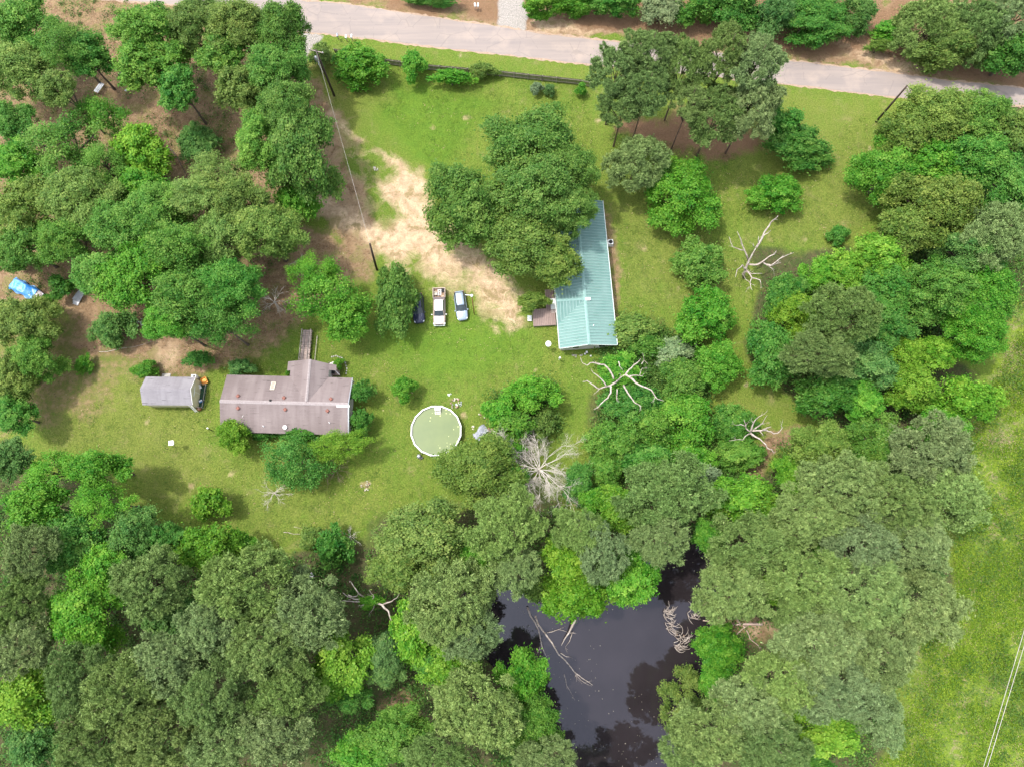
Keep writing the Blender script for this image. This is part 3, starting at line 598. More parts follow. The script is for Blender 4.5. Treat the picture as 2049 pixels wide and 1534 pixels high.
TREES = '''
# --- north-west wood
b 35 40 66 55 15 big mid | leafy green tree filling the top left corner of the photo
b 118 75 48 48 14 thin mid | thin tree beside the small lawn patch at the top left, twigs showing
b 160 100 48 38 12 mid deep | dark shaded tree with a long bare leaning trunk, left of the metal bench
b 30 130 62 52 15 big light | pale green tree on the left edge just below the corner tree
b 108 165 40 38 15 mid light | pale leafy crown bulging over the clearing left of the metal bench
b 290 55 70 56 15 big mid | wide tree at the top edge, above the grill in the clearing
b 385 35 62 48 15 big olive | olive tree at the top edge whose crown touches the road
b 285 125 62 42 14 mid mid | spreading crown directly above the black grill
b 352 165 44 52 13 mid deep | dark drooping tree hanging over the right side of the clearing
b 470 45 62 56 16 big olive | tall olive oak at the road edge, second from the driveway mouth
b 555 50 48 62 16 big oak | tall oak with its crown over the corner of road and driveway
b 440 100 48 42 14 mid mid | rounded crown behind the driveway oaks and above the litter gap
b 548 130 60 56 16 big mid | broad oak beside the driveway, just below the road corner oak
b 475 165 48 46 14 mid olive | olive crown left of the driveway oaks beside the bare litter
b 565 208 54 52 16 big oak | dark oak beside the driveway, level with the corner utility pole
b 600 290 66 92 16 big oak | biggest roadside oak, bulging over the dirt driveway at its middle
b 515 275 55 52 15 big mid | tree on the right edge of the brown clearing, behind the biggest driveway oak
s 590 395 42 55 8 mid bright | bright green low tree at the end of the driveway oak row
b 195 225 48 42 11 thin bright | feathery bright tree reaching into the clearing below the metal bench
b 115 285 72 72 14 thin mid | airy feathery tree with pale branches showing, left of the lime tree
b 200 320 45 45 12 thin mid | thin airy crown between the feathery tree and the lime tree
b 275 295 55 58 11 mid lime | vivid lime tree beside the fallen dark log
s 393 283 44 44 5 mid teal | bluish green bush with bare pale twigs below the brown clearing
b 25 240 42 40 12 mid deep | dark shaded crown on the left edge beside the feathery tree
b 28 325 48 48 13 mid bright | bright leafy tree with white twigs on the left edge
b 275 375 56 42 12 mid bright | fresh green tree just below the vivid lime tree
b 55 405 76 66 16 big light | large pale oak on the left edge, above the blue covered car
b 150 400 70 66 16 big light | large pale oak next to the big left edge oak
b 40 490 62 46 14 big mid | green oak over the sandy ground above the blue covered car
b 125 478 58 46 15 big mid | green oak with a thick trunk above the corrugated sheet
b 235 455 66 62 16 big mid | high rounded oak in the middle of the west wood
b 310 415 56 52 15 big mid | tall oak left of the grassy strip with the fallen dark log
b 432 345 56 46 14 thin light | pale feathery tree below the bluish bush
b 395 395 60 54 15 big light | pale broad crown left of the dirt turning area
b 470 400 56 60 15 big olive | olive broad crown beside the sandy opening under the oak row
b 520 455 68 58 15 big olive | olive oak whose right side overhangs the bare sandy drive
b 430 475 58 52 15 big light | pale oak crown in the wood left of the sandy drive
b 345 500 70 62 17 big mid | tall oak at the heart of the west wood
b 270 545 76 68 17 big bright | bright tall oak above the shaded clearing north of the shed
b 190 545 48 44 14 mid mid | medium oak right of the corrugated metal sheet
b 370 590 76 66 17 big mid | broad green oak north of the grey roofed shed
b 450 570 62 56 16 big deep | deep green oak left of the bare dead branches
b 330 640 52 42 15 big bright | lower crown overhanging the pink leaf litter north of the shed
b 430 640 62 52 15 thin deep | dark soft crown overhanging the litter north of the brown house
s 118 572 26 30 4 small deep | dark round bush right of the blue covered car
s 96 596 15 11 1.2 small bright | low bright weeds at the nose of the blue covered car
s 222 655 48 42 5 mid teal | glossy dark bush beside the white debris pile in the west yard
s 392 718 30 23 3.5 small deep | round dark bush on the litter between shed and brown house
s 166 727 24 19 2.2 small bright | lone small bright bush in the shaded west lawn
s 287 738 30 20 2.8 small bright | green bush touching the upper left corner of the shed
s 480 734 33 21 2.8 small teal | bluish green round bush against the north side of the brown house
s 45 520 30 16 4 small mid | small scrub just above the blue covered car
# --- left edge and lower left
b 35 640 66 56 15 big olive | olive oak on the left edge below the blue covered car
b 62 715 48 52 14 big mid | green oak casting shade on the west lawn
b 15 745 50 60 15 big light | pale oak on the left edge facing the shaded lawn
b 20 830 40 44 13 mid deep | deep green tree at the lower left of the shaded lawn
b 15 915 42 42 12 mid teal | bluish tree on the left edge by the pinkish litter
b 95 945 66 44 12 thin bright | bright feathery tree at the west end of the south lawn
b 190 935 58 40 12 mid bright | bright leafy crown nearest the lawn's lower left shade
b 60 1010 62 48 13 mid bright | bright green tree between the lawn and the grey pines at left
b 195 1005 56 46 13 thin bright | bright feathery crown beside the lower lawn shadow
b 130 1080 58 62 13 mid deep | deep green tree below the bright pair at the lawn's west end
b 265 1062 52 50 12 mid teal | bluish leafy tree at the lawn's lower left edge
b 325 1075 42 36 10 mid deep | dark low tree left of the lime tree on the lawn's lower edge
b 415 1098 62 52 10 mid lime | vivid lime tree on the lower lawn edge, left of the pine wood
s 480 1085 30 22 6 small bright | small bright tree attached to the right of the lime tree on the lower lawn edge
s 418 1006 42 38 5.5 small lime | round lime bush alone on the south lawn
p 48 1105 52 58 17 pine pineg | grey green pine with dark bare branches on the left edge
p 25 1210 46 60 17 pine pined | dark shaded pine on the left edge
b 165 1225 74 82 15 big bright | bright broad tree wedged between grey pines at lower left
b 200 1130 50 44 13 mid bright | bright crown on top of the broad tree among the left pines
p 290 1170 70 66 18 pine pine | puffy pine left of the great pine near the lawn
p 30 1290 56 62 17 pine pineg | pale grey pine low on the left edge
s 345 1240 52 56 10 mid teal | bluish broadleaf tree filling the gap between two pines at lower left
b 45 1400 72 60 14 mid yel | yellow green tree near the bottom left corner
b 60 1490 60 48 13 mid teal | bluish tree at the very bottom left corner
p 140 1365 58 68 18 pine pined | dark olive pine right of the yellow green corner tree
p 235 1390 78 72 19 pine pine | large puffy pine low in the left wood
p 330 1330 68 62 18 pine pineg | grey puffy pine in the middle of the lower left wood
p 160 1490 66 50 17 pine pined | dark pine on the bottom edge right of the corner tree
p 300 1480 84 66 18 pine pine | wide pine touching the bottom edge in the left wood
p 420 1400 68 66 19 pine pine | pine in the lower wood between two grey ones
p 440 1490 72 56 18 pine pineg | grey pine on the bottom edge left of the dark forest gap
p 425 1255 66 66 18 pine pineg | grey green pine left of the great pine
p 480 1170 92 76 20 pine pine | great pine reaching the lower lawn edge
p 600 1228 82 72 19 pine pineg | wide grey pine left of the brush pile with bleached branches
p 530 1295 78 72 19 pine pine | olive pine in the centre of the lower left wood
p 588 1160 30 28 14 pine pineg | smaller grey pine behind the discarded red couch
p 570 1390 62 56 18 pine pined | dark pine left of the round yellow tree
p 540 1470 78 60 18 pine pineg | pine on the bottom edge left of the brown litter gap
s 560 1385 30 20 9 small lime | small lime crown tucked among the pines left of the yellow tree
b 682 1335 64 62 13 mid yel | round yellow green tree in the bottom middle wood
s 700 1400 44 30 9 mid deep | deep green crown under the round yellow tree
b 768 1310 42 48 11 mid blue | bluish grey tree right of the round yellow tree
b 742 1203 26 15 8 small bright | bright vine clump in the middle of the broken bleached tree
b 640 1250 42 36 11 mid deep | dark shaded tree left of the bleached fallen branches
# --- south centre
s 665 1090 42 40 5 small deep | small feathery dark tree where the lawn meets the lower wood
s 625 1075 32 28 3 small olive | pale low bush left of the small feathery tree on the lower lawn
b 855 1075 108 72 13 big light | very wide pale oak at the bottom of the lawn below the pool
b 800 1140 62 46 12 mid light | pale lower part oak just left of the pine by the pond
b 955 1130 44 54 12 mid bright | fresh green tree between the wide pale oak and the pond
p 1012 1050 66 72 19 pine pine | tall olive pine below the dense grey dead tree
p 1030 1140 46 48 16 pine pineg | grey pine directly left of the lime tree by the pond
p 905 1215 88 88 19 pine pine | large pine on the left bank of the pond
p 940 1275 58 46 17 pine pineg | lower puffs of pine overhanging the pond's left bank
b 830 1265 58 66 13 mid lime | long lime tree below the bleached fallen branches
b 900 1335 62 48 12 mid lime | lime crown low on the left side of the pond
b 772 1350 36 30 11 mid blue | greyish leafy tree right of the round yellow tree, above bare litter
b 860 1320 40 40 11 mid deep | dark tree between the two lime crowns left of the pond
b 780 1480 78 52 14 big mid | broad tree on the bottom edge left of the big bottom pine
b 720 1515 60 40 13 mid bright | bright tree on the bottom edge below the litter gap
p 950 1425 92 76 19 pine pine | big pine near the bottom edge left of the pond
b 1045 1355 48 58 13 mid bright | bright tree leaning over the left shore of the pond
b 1062 1455 60 52 14 big mid | leafy green tree on the lower left shore of the pond
p 1090 1520 62 38 17 pine pineg | pine on the bottom edge beside the pond
p 870 1520 66 40 18 pine pined | dark pine on the bottom edge between broad tree and pond pines
b 1140 1120 60 52 14 mid yel | yellow lime tree standing at the top of the pond
b 1150 1190 66 52 12 mid lime | lime tree whose crown hangs furthest over the pond water
s 1068 1175 30 36 8 small light | small pale tree at the upper left shore of the pond
p 1160 1062 50 46 17 pine pine | olive pine just above the yellow lime pond tree
p 1205 1105 50 60 17 pine pineg | pine between the lime pond tree and the green waterside tree
b 1265 1150 52 58 12 mid bright | bright waterside tree dipping into the pond at its top
p 1340 985 90 76 18 pine pined | great round dark pine in the centre right of the photo
p 1325 1085 54 46 17 pine pineg | smaller grey pine between the round dark pine and the pond
b 1240 1015 54 44 12 mid lime | lime tree left of the great round dark pine
b 1190 1000 34 28 9 small bright | small bright tree at the foot of the grass strip
b 1490 1000 68 52 12 mid lime | vivid lime tree right of the great round dark pine
b 1420 1070 34 36 12 mid bright | small green crown between the dark round pine and the pond's tip
b 1405 945 38 30 6 small grey | silvery grey twiggy tree just above the great round dark pine
# --- middle lawn
b 958 935 88 66 11 big olive | olive oak overhanging the lower rim of the round pool
s 1020 895 32 22 5 small bright | fresh green bush between pool oak and grey dead tree
s 1000 820 36 36 6 small bright | bright bush right of the debris heap by the pool
s 1065 785 54 40 7 mid bright | large leafy bush in the lawn south of the metal roofed house
s 1030 850 44 38 6 small mid | green bush just above the dense grey dead tree
s 1085 845 36 34 4 small olive | low olive scrub on the left of the mown grass strip
s 1160 970 36 46 7 mid deep | deep green bush at the right of the grey dead tree
s 1030 960 30 40 6 small mid | shaded green bush under the left side of the grey dead tree
s 808 775 28 27 4.5 small bright | small round bush standing alone between brown house and driveway lawn
s 722 783 26 26 4.5 small deep | round deep green bush at the right end of the brown house
s 722 842 24 32 4 small deep | leafy bush at the lower right corner of the brown house
s 466 864 38 35 5.5 mid yel | yellow green bush covering the lower left corner of the brown house
s 520 868 34 13 2.5 small deep | low dark vine along the south wall of the brown house
s 598 868 46 22 3.5 small deep | leafy vine mound climbing the south eave of the brown house
s 677 726 14 11 2 small bright | tiny bright bush beside the small side porch of the brown house
s 577 745 8 8 1.5 small bright | tiny bush in the left nook of the brown house porch
y 592 925 66 60 8 thin deep | soft feathery dark tree on the south lawn below the brown house
y 680 888 58 32 8 thin yel | thin yellowish tree leaning over the brown house's lower right corner
b 790 600 45 78 7.5 mid oak | oak half covering the dark parked car
b 650 585 74 62 11 thin bright | bright spreading tree north of the brown house walkway
b 620 540 46 40 11 thin bright | bright upper crown above the bare twigs north of the walkway
b 690 630 52 46 9 mid bright | bright lower crown right of the walkway tree
# --- driveway and big oak
b 1060 285 96 78 15 big oak | top crown of the great dark oak cluster, nearest the front lawn
b 935 395 82 84 14 big oak | left crown of the great oak cluster, above the sandy drive
b 1075 370 82 70 16 big oak | middle crown of the great oak cluster beside the metal roof
b 1136 328 54 60 14 big oak | right shoulder of the great oak cluster facing the lone pine
b 1138 408 52 50 13 big oak | dark oak crown hanging over the north end of the metal roof
b 1055 475 88 68 13 big olive | olive lower crown of the oak cluster hiding the west side of the metal roof
b 1110 520 52 46 11 mid olive | low olive crown directly beside the porch of the metal roofed house
s 1068 600 36 20 5 small olive | small olive branch end shading the wooden deck
# --- fence line
s 640 108 24 36 3 small olive | wispy weeds around the top of the corner utility pole
s 712 120 58 42 6 mid bright | wide bright bush at the left end of the wooden fence
s 827 125 26 34 5 small bright | upright bright bush growing through the wooden fence
s 902 152 50 20 3.5 small bright | long low bright bush in front of the wooden fence
s 968 138 34 17 3 small olive | dull olive bush on the wooden fence
s 1075 174 16 13 2.2 small grey | pale bluish shrub in front of the wooden fence, left one of a pair
s 1100 177 14 14 2.2 small blue | bluish shrub in front of the wooden fence, right one of a pair
s 1163 177 13 15 2.5 small bright | small upright bush at the right end of the wooden fence
# --- front pines
p 1238 135 58 52 17 pine pined | leftmost tall pine hanging over the road
p 1250 205 48 36 14 pine pined | low pine crown at the left end of the roadside pines
p 1305 90 58 42 19 pine pined | topmost roadside pine above the asphalt
p 1300 165 48 52 17 pine pined | roadside pine with its dark trunk showing, second from the left
p 1375 115 48 56 18 pine pined | roadside pine with pale road showing through its branches
p 1385 195 42 46 16 pine pine | inner roadside pine above the leaning trunk
p 1460 95 52 50 20 pine pined | tall roadside pine beside the road's shaded stretch
p 1520 115 56 56 20 pine pineg | pale grey green pine at the right end of the roadside pines
p 1440 215 62 62 16 pine pined | dense dark pine over the red needle carpet
p 1510 200 54 62 17 pine pineg | pale pine standing above the cluster of yard bushes
b 1275 318 62 56 11 pine pineg | lone pine on the lawn between the oak cluster and roadside pines
b 1365 380 74 78 9 big bright | round green tree on the lawn right of the lone pine
b 1404 522 50 54 7 mid mid | green tree left of the big white dead tree
s 1600 290 78 44 6 mid deep | wide deep green bush on the east lawn below the roadside pines
s 1578 240 34 36 6 small deep | upright deep green bush left of the leaning utility pole lawn
s 1545 222 26 42 7 small deep | shaded dark bush touching the right end of the roadside pines
s 1562 385 52 42 5.5 mid bright | fresh green round bush on the east lawn
s 1680 467 27 22 2.8 small deep | lone small dark bush on the east lawn
# --- beyond the road
b 1095 2 46 24 9 mid bright | bright tree at the top edge right of the gravel lane
b 1168 -4 54 26 9 mid bright | green tree at the top edge above the bare roadside bank
b 1240 -2 48 28 10 mid deep | deep green tree at the top edge right of the bank
b 1325 8 44 42 10 mid grey | greyish leafy tree at the top edge above the roadside pines
b 1400 2 52 38 11 mid deep | dark tree at the top edge beyond the shaded road
b 1480 8 52 44 12 mid deep | deep green tree at the top edge behind the tallest roadside pine
b 1560 15 46 42 12 mid teal | bluish dark tree at the top edge above the shaded road stretch
b 1630 28 72 56 11 big deep | broad dark tree across the road above the cast shadow
b 1722 18 40 36 10 mid teal | bluish tree at the top edge left of the bright roadside bush
s 1785 58 38 28 4 small bright | bright roadside bush across the road from the leaning pole
s 1760 90 32 16 3 small olive | low olive scrub on the far roadside bank
p 1870 40 66 60 10 pine pine | pine across the road at the upper right
b 1905 92 70 38 8 mid olive | olive tree over the brown bank at upper right
p 1970 50 70 64 10 pine pined | dark pine across the road near the upper right corner
b 2035 98 56 46 9 mid deep | deep green tree at the right edge above the road
p 2045 25 60 50 11 pine pineg | pine in the top right corner
b 870 -8 60 14 6 mid deep | leafy tree tops cut by the top edge left of the gravel lane
# --- beyond the lower frame edge, seen in the pond's reflection
p 1120 1640 80 60 18 pine pined | pine beyond the pond's lower end, left one mirrored in the water
b 1215 1680 70 60 16 thin mid | thin tree beyond the pond's lower end, mirrored in the water
p 1330 1650 80 60 18 pine pined | pine beyond the pond's lower end, right one mirrored in the water
# --- north-east wood
b 1885 225 74 60 13 big light | pale broad tree right of the leaning utility pole
b 1975 225 62 54 13 big mid | green tree below the road at the right edge
b 2035 260 46 56 13 mid olive | olive tree on the right edge below the road
b 1815 270 62 50 12 mid olive | olive tree at the edge of the lawn below the leaning utility pole
b 1960 310 76 62 13 big deep | large deep green tree near the upper right edge
b 1870 325 66 52 12 mid bright | bright green crown right of the east lawn's narrow end
b 1790 335 66 66 11 big bright | bright green tree overhanging the lawn edge above the olive dome
b 2025 365 48 66 13 mid deep | deep green tree on the right edge in the north east wood
b 1885 410 86 72 14 big olive | large olive dome shaped tree at the right of the east lawn
b 1820 450 50 46 12 mid olive | smaller olive tree at the lower left of the olive dome
p 2010 460 60 66 16 pine pineg | grey pine on the right edge of the north east wood
b 1950 500 66 50 13 big teal | bluish green broad tree below the olive dome
b 1770 510 66 50 10 mid lime | wide lime tree at the lower end of the east lawn
b 1690 540 52 50 9 mid lime | lime tree where the east lawn narrows
b 1642 548 40 42 8 mid bright | bright tree right of the big white dead tree
b 1572 592 46 46 8 mid deep | deep green tree below the big white dead tree
b 1600 620 46 46 10 mid yel | yellow green tree hugging the left of the dark pine dome
p 1695 620 62 66 18 pine pined | dark pine dome in the middle of the east wood
p 1650 700 68 50 17 pine pined | lower spread of the dark pine dome in the east wood
b 1780 585 58 56 11 mid deep | deep green tree between pine dome and the broad right tree
b 1885 575 84 66 13 big mid | very broad green tree in the right wood
b 1975 580 76 66 13 big bright | broad bright green tree reaching the right meadow
b 1960 655 66 56 12 big bright | bright tree bulging into the meadow corner
b 1780 655 52 44 11 mid deep | deep green tree below the gap right of the pine dome
b 1882 702 48 32 8 mid lime | lime tree above the brown gap near the meadow
b 1810 705 44 40 9 mid yel | yellowish green tree left of the lime one by the meadow gap
b 1745 728 58 50 11 mid teal | bluish green tree right below the pine dome
b 1548 700 54 66 9 mid deep | deep green tree left of the pine dome beside the mown path
b 1665 785 66 46 10 mid deep | deep green tree above the dirt corner of the mown path
b 1730 800 42 46 10 mid bright | bright tree among twigs at the middle of the east wood
b 1830 775 56 46 10 mid yel | yellow green tree between bluish tree and meadow lime
b 1925 795 78 52 9 mid lime | wide lime tree pushing out into the meadow
b 1890 850 56 38 9 mid bright | bright tree under the wide meadow lime
p 1870 905 84 76 17 pine pineg | pale pine on the meadow edge below the wide lime tree
b 1765 895 66 62 12 big mid | green tree left of the pale meadow pine
b 1645 895 66 52 12 big light | pale broad tree right of the small dirt patch
p 1905 985 78 72 17 pine pine | olive pine jutting furthest into the meadow
p 1700 975 82 70 18 pine pine | olive pine below the pale broad tree
p 1800 1010 76 66 18 pine pined | dark pine left of the meadow pine
s 1590 950 42 40 9 mid lime | lime tree below the orange dirt patch
b 1545 1030 46 36 10 mid lime | low lime crown between the vivid lime tree and the south east pines
p 1620 1035 72 56 18 pine pine | pine over the south east wood just below the lime tree
p 1510 1090 82 62 18 pine pine | pine at the upper right of the pond
p 1470 1180 72 66 17 pine pine | pine leaning over the right side of the pond
s 1655 1095 26 42 10 mid bright | green broadleaf gap filler between two south east pines
p 1740 1095 76 66 18 pine pineg | grey pine near the centre of the south east wood
p 1840 1080 72 66 17 pine pineg | grey pine along the meadow in the south east wood
s 1835 1150 52 36 10 mid teal | bluish low tree in a gap beside the meadow
p 1855 1215 78 76 18 pine pineg | round grey pine on the meadow edge
p 1620 1160 76 60 19 pine pine | olive pine right of the bright tree by the pond's right bank
s 1560 1180 52 32 13 mid lime | lime branches between the pines right of the pond
p 1740 1195 84 72 20 pine pine | tall pine amid the south east wood
p 1612 1238 56 40 16 pine pined | dark pine above the bare orange bank
p 1655 1285 86 76 20 pine pineg | biggest grey pine of the south east wood
p 1760 1300 76 76 19 pine pineg | grey pine with the meadow on its right, low in the wood
p 1690 1385 86 62 19 pine pineg | wide grey pine above the yellow bottom tree
p 1580 1360 72 66 18 pine pine | olive pine below the orange bank
b 1440 1300 56 44 7 mid bright | bright tree on the right bank of the pond
s 1435 1365 42 36 6 mid bright | lower bright tree on the right bank of the pond
s 1370 1405 52 60 6 spiky olive | spiky olive willow like tree leaning over the pond's right shore
p 1510 1425 76 62 18 pine pineg | grey pine below the bright pond bank trees
p 1430 1470 82 62 18 pine pine | pine low on the right of the pond
p 1380 1515 54 40 15 pine pine | pine on the bottom edge at the pond's right
p 1550 1495 76 56 18 pine pined | dark pine at the bottom edge left of the yellow tree
b 1655 1462 74 52 13 mid yel | yellow green tree at the bottom right of the wood
b 1620 1525 60 26 11 mid deep | deep green tree on the bottom edge under the yellow one
p 1770 1440 48 56 14 pine pineg | small pale pine at the meadow edge near the bottom
# --- scrub south of the metal roofed house
s 1262 655 50 34 4 small light | glossy pale shrub at the lower right corner of the metal roof
s 1300 690 42 30 4 small mid | scrubby bush right of the pale glossy shrub
s 1345 700 44 32 4 small grey | greyish twiggy shrub in the scrub
b 1422 625 60 56 8 mid bright | bright round tree on the right of the scrub
b 1440 725 46 46 7 mid bright | bright tree beside the mown path, below the round one
b 1368 755 52 46 6 mid mid | medium green bush in the middle of the scrub
b 1240 748 50 40 5.6 mid bright | bright vine covered crown from which dead branches stick out
b 1270 805 62 46 6 mid deep | deep green bush below the dead branches
b 1375 835 58 54 7 mid bright | bright bush at the right of the scrub thicket
b 1310 850 50 46 6 mid mid | green bush in the heart of the scrub thicket
b 1240 880 56 46 7 mid mid | green bush on the right of the mown grass strip
b 1290 925 56 42 7 mid deep | deep green bush at the bottom of the scrub thicket
b 1215 940 40 36 6 mid mid | rounded bush at the lower end of the mown grass strip
b 1375 915 46 40 6 mid bright | fresh green bush left of the small dirt patch thicket
s 1470 845 48 42 5.5 mid deep | dark bush under the small bare tree by the mown path
s 1485 905 46 34 5 mid mid | green bush left of the orange dirt patch
'''
for ln_ in TREES.strip().splitlines():
    ln_ = ln_.strip()
    if not ln_ or ln_[0] == '#': continue
    a, lab = ln_.split('|'); a = a.split()
    nm, cat = NAMES[a[0]]; plant(*[float(x) for x in a[1:6]], a[6], a[7], lab.strip(), nm, cat)

# undergrowth, weeds: uncountable ground cover, one mesh each
def cover(name, regions, n, clump, size, leaf, color, seed, hgt=.6, label=None, avoid=(), up=1.0):
    rs = np.random.RandomState(seed); P = []
    ws = [w for w, _ in regions]; tot = sum(ws)
    for w_, poly in regions:
        pw = W(poly); lo, hi = pw.min(0), pw.max(0); need = int(n*w_/tot); got = []
        while len(got) < need:
            q = rs.uniform(lo, hi, (need*2+50, 2)); f = fbm(q[:, 0], q[:, 1], 4, seed+9)
            ok = (inside_dist(q[:, 0], q[:, 1], pw) > .3) & (f > .34 + .2*rs.rand(len(q))) & (inside_dist(q[:, 0], q[:, 1], pond_w) < -1.0)
            for av in avoid: ok &= inside_dist(q[:, 0], q[:, 1], W(av)) < 0
            got += list(q[ok])
        P += got[:need]
    P = np.array(P); n = len(P); s = size*rs.uniform(.5, 1.5, n); ct = .5 + rs.normal(size=n)*.17
    ci = np.repeat(np.arange(n), clump); N = n*clump; d = rs.normal(size=(N, 3)); d[:, 2] = np.abs(d[:, 2])*hgt*1.2
    cen = np.concatenate([P[ci] + d[:, :2]*s[ci, None]*.45, (.05 + d[:, 2]*s[ci]*.5)[:, None]], 1)
    nrm = rs.normal(size=(N, 3))*.6 + np.array([0, 0, up]); l = leaf*rs.uniform(.6, 1.4, N)
    me = leaf_mesh(name, cen, nrm, l, l*rs.uniform(.4, .7, N), ct[ci] + rs.normal(size=N)*.15, M['leaf'], rs)
    o = bpy.data.objects.new(name, me); C.objects.link(o); o.color = (*color, 1); tag(o, label, None, None, 'stuff'); return o
SOUTH = [(-150,1010),(60,960),(240,1000),(360,1065),(560,1120),(720,1090),(800,1100),(960,1010),(1180,1020),(1260,960),(1480,980),(1640,900),(1700,800),(1850,720),(1960,900),(1880,1200),(1800,1320),(1780,1430),(1700,1650),(-200,1650)]
EAST = [(1500,640),(1540,560),(1760,520),(1790,440),(1760,300),(1880,200),(2150,240),(2150,560),(1960,690),(1700,820),(1600,790),(1510,720)]
SCRUB = [(1200,690),(1240,640),(1300,640),(1330,650),(1390,680),(1420,760),(1410,820),(1450,950),(1200,960),(1180,880),(1215,800)]
WESTW = [(-150,-60),(440,20),(600,80),(630,250),(640,420),(560,560),(560,640),(420,700),(160,560),(-100,640)]
NORTH = [(700,-60),(960,-60),(1400,-60),(2150,-60),(2150,150),(1900,110),(1560,80),(1250,30),(1060,5),(950,0)]
cover('undergrowth', [(6, SOUTH), (3, EAST), (2.0, SCRUB)], 4600, 44, 1.6, .17, (.078, .175, .030), 41)
cover('woodland_weeds', [(3, WESTW), (1.0, NORTH)], 1100, 40, 1.0, .13, (.090, .160, .032), 42)
MEADOW = [(2120,600),(2049,650),(1965,800),(1900,960),(1910,1180),(1830,1300),(1810,1420),(1720,1600),(2200,1600)]
cover('meadow_weeds', [(1, MEADOW)], 4200, 30, 1.0, .10, (.165, .275, .019), 43, hgt=.35)
cover('scrub_weeds', [(2, SCRUB), (1, [(975,800),(1100,760),(1125,880),(1010,900)]), (1, [(1180,950),(1500,930),(1600,870),(1560,980),(1200,1020)])], 700, 60, 1.7, .15, (.088, .185, .030), 44, hgt=.8)
cover('meadow_scrub', [(1, MEADOW)], 420, 60, 1.9, .13, (.085, .170, .026), 48, hgt=.7)
cover('dry_grass', [(3, MEADOW), (1, [(2020, 640), (2080, 620), (2060, 900), (1960, 900)])], 800, 14, 1.1, .09, (.32, .27, .15), 45, hgt=.25)
LAWN = [[(640,100),(1170,165),(1200,330),(1240,600),(1060,560),(860,330),(720,180)], [(1200,260),(1560,320),(1760,210),(1770,440),(1640,500),(1400,640),(1250,640),(1230,400)],
        [(440,640),(700,640),(1110,640),(1190,760),(1130,900),(940,960),(760,1060),(560,1100),(330,1040),(70,880),(240,760)]]
cover('lawn_tufts', [(1.6, LAWN[0]), (1.7, LAWN[1]), (2.6, LAWN[2])], 13000, 7, .5, .055, (.112, .192, .024), 46, hgt=.12)
cover('clover_patches', [(1, LAWN[0]), (1.4, LAWN[1]), (2.2, LAWN[2])], 2600, 22, .9, .05, (.060, .150, .022), 49, hgt=.08)
cover('fallen_leaves', [(3, WESTW), (.2, LAWN[0]), (.3, LAWN[1]), (.5, LAWN[2]), (1.5, NORTH)], 4200, 5, .9, .075, (.46, .33, .20), 47, hgt=.04)
rs = np.random.RandomState(50); q = rs.uniform(pond_w.min(0), pond_w.max(0), (900, 2)); q = q[(inside_dist(q[:, 0], q[:, 1], pond_w) > .8) & (fbm(q[:, 0], q[:, 1], 6, 3) > .5)][:170]
me = leaf_mesh('pond_flecks', np.concatenate([q, np.full((len(q), 1), -.74)], 1), np.tile([0, 0, 1.0], (len(q), 1)), rs.uniform(.03, .10, len(q)), rs.uniform(.03, .07, len(q)), rs.rand(len(q)), M['leaf'], rs)
o = bpy.data.objects.new('pond_flecks', me); C.objects.link(o); o.color = (.35, .33, .25, 1); tag(o, kind='stuff')
# ------------------------------------------------------------------ buildings
def rel(mb, root):                    # world-space vertices -> local to an unrotated root
    L = root.location; mb.v = [(x-L[0], y-L[1], z-L[2]) for x, y, z in mb.v]; return mb
class Frame:
    def __init__(s, O, A, z=0):       # origin, point along the a axis; b axis is to the right of a (clockwise)
        s.O = Vector((O[0], O[1], 0)); d = Vector((A[0]-O[0], A[1]-O[1], 0)); s.len = d.length; s.ea = d.normalized(); s.eb = Vector((s.ea.y, -s.ea.x, 0))
    def __call__(s, a, b, z): return s.O + s.ea*a + s.eb*b + Vector((0, 0, z))
    def inv(s, p): d = Vector((p[0], p[1], 0)) - s.O; return d.dot(s.ea), d.dot(s.eb)
    def box(s, mb, a0, a1, b0, b1, z0, z1):
        vs = [s(a, b, z) for z in (z0, z1) for a, b in ((a0, b0), (a1, b0), (a1, b1), (a0, b1))]
        return mb.add(vs, [(3, 2, 1, 0), (4, 5, 6, 7), (0, 1, 5, 4), (1, 2, 6, 5), (2, 3, 7, 6), (3, 0, 4, 7)])
def gable_walls(F, W_, D, ze, rise, ins, ends, axis='a'):
    # a closed wall volume: pentagon section extruded; ridge runs along the a axis, eaves at b=0 and b=D
    mb = MB(); z1 = ze - .14; k = rise/(D/2)
    sec = [(ins, 0), (D-ins, 0), (D-ins, z1 + k*ins), (D/2, z1 + k*D/2), (ins, z1 + k*ins)]
    vs = [F(ends, b, z) for b, z in sec] + [F(W_-ends, b, z) for b, z in sec]
    return mb.add(vs, [(0, 1, 2, 3, 4), (9, 8, 7, 6, 5)] + [(i, i+5, (i+1) % 5+5, (i+1) % 5) for i in range(5)])

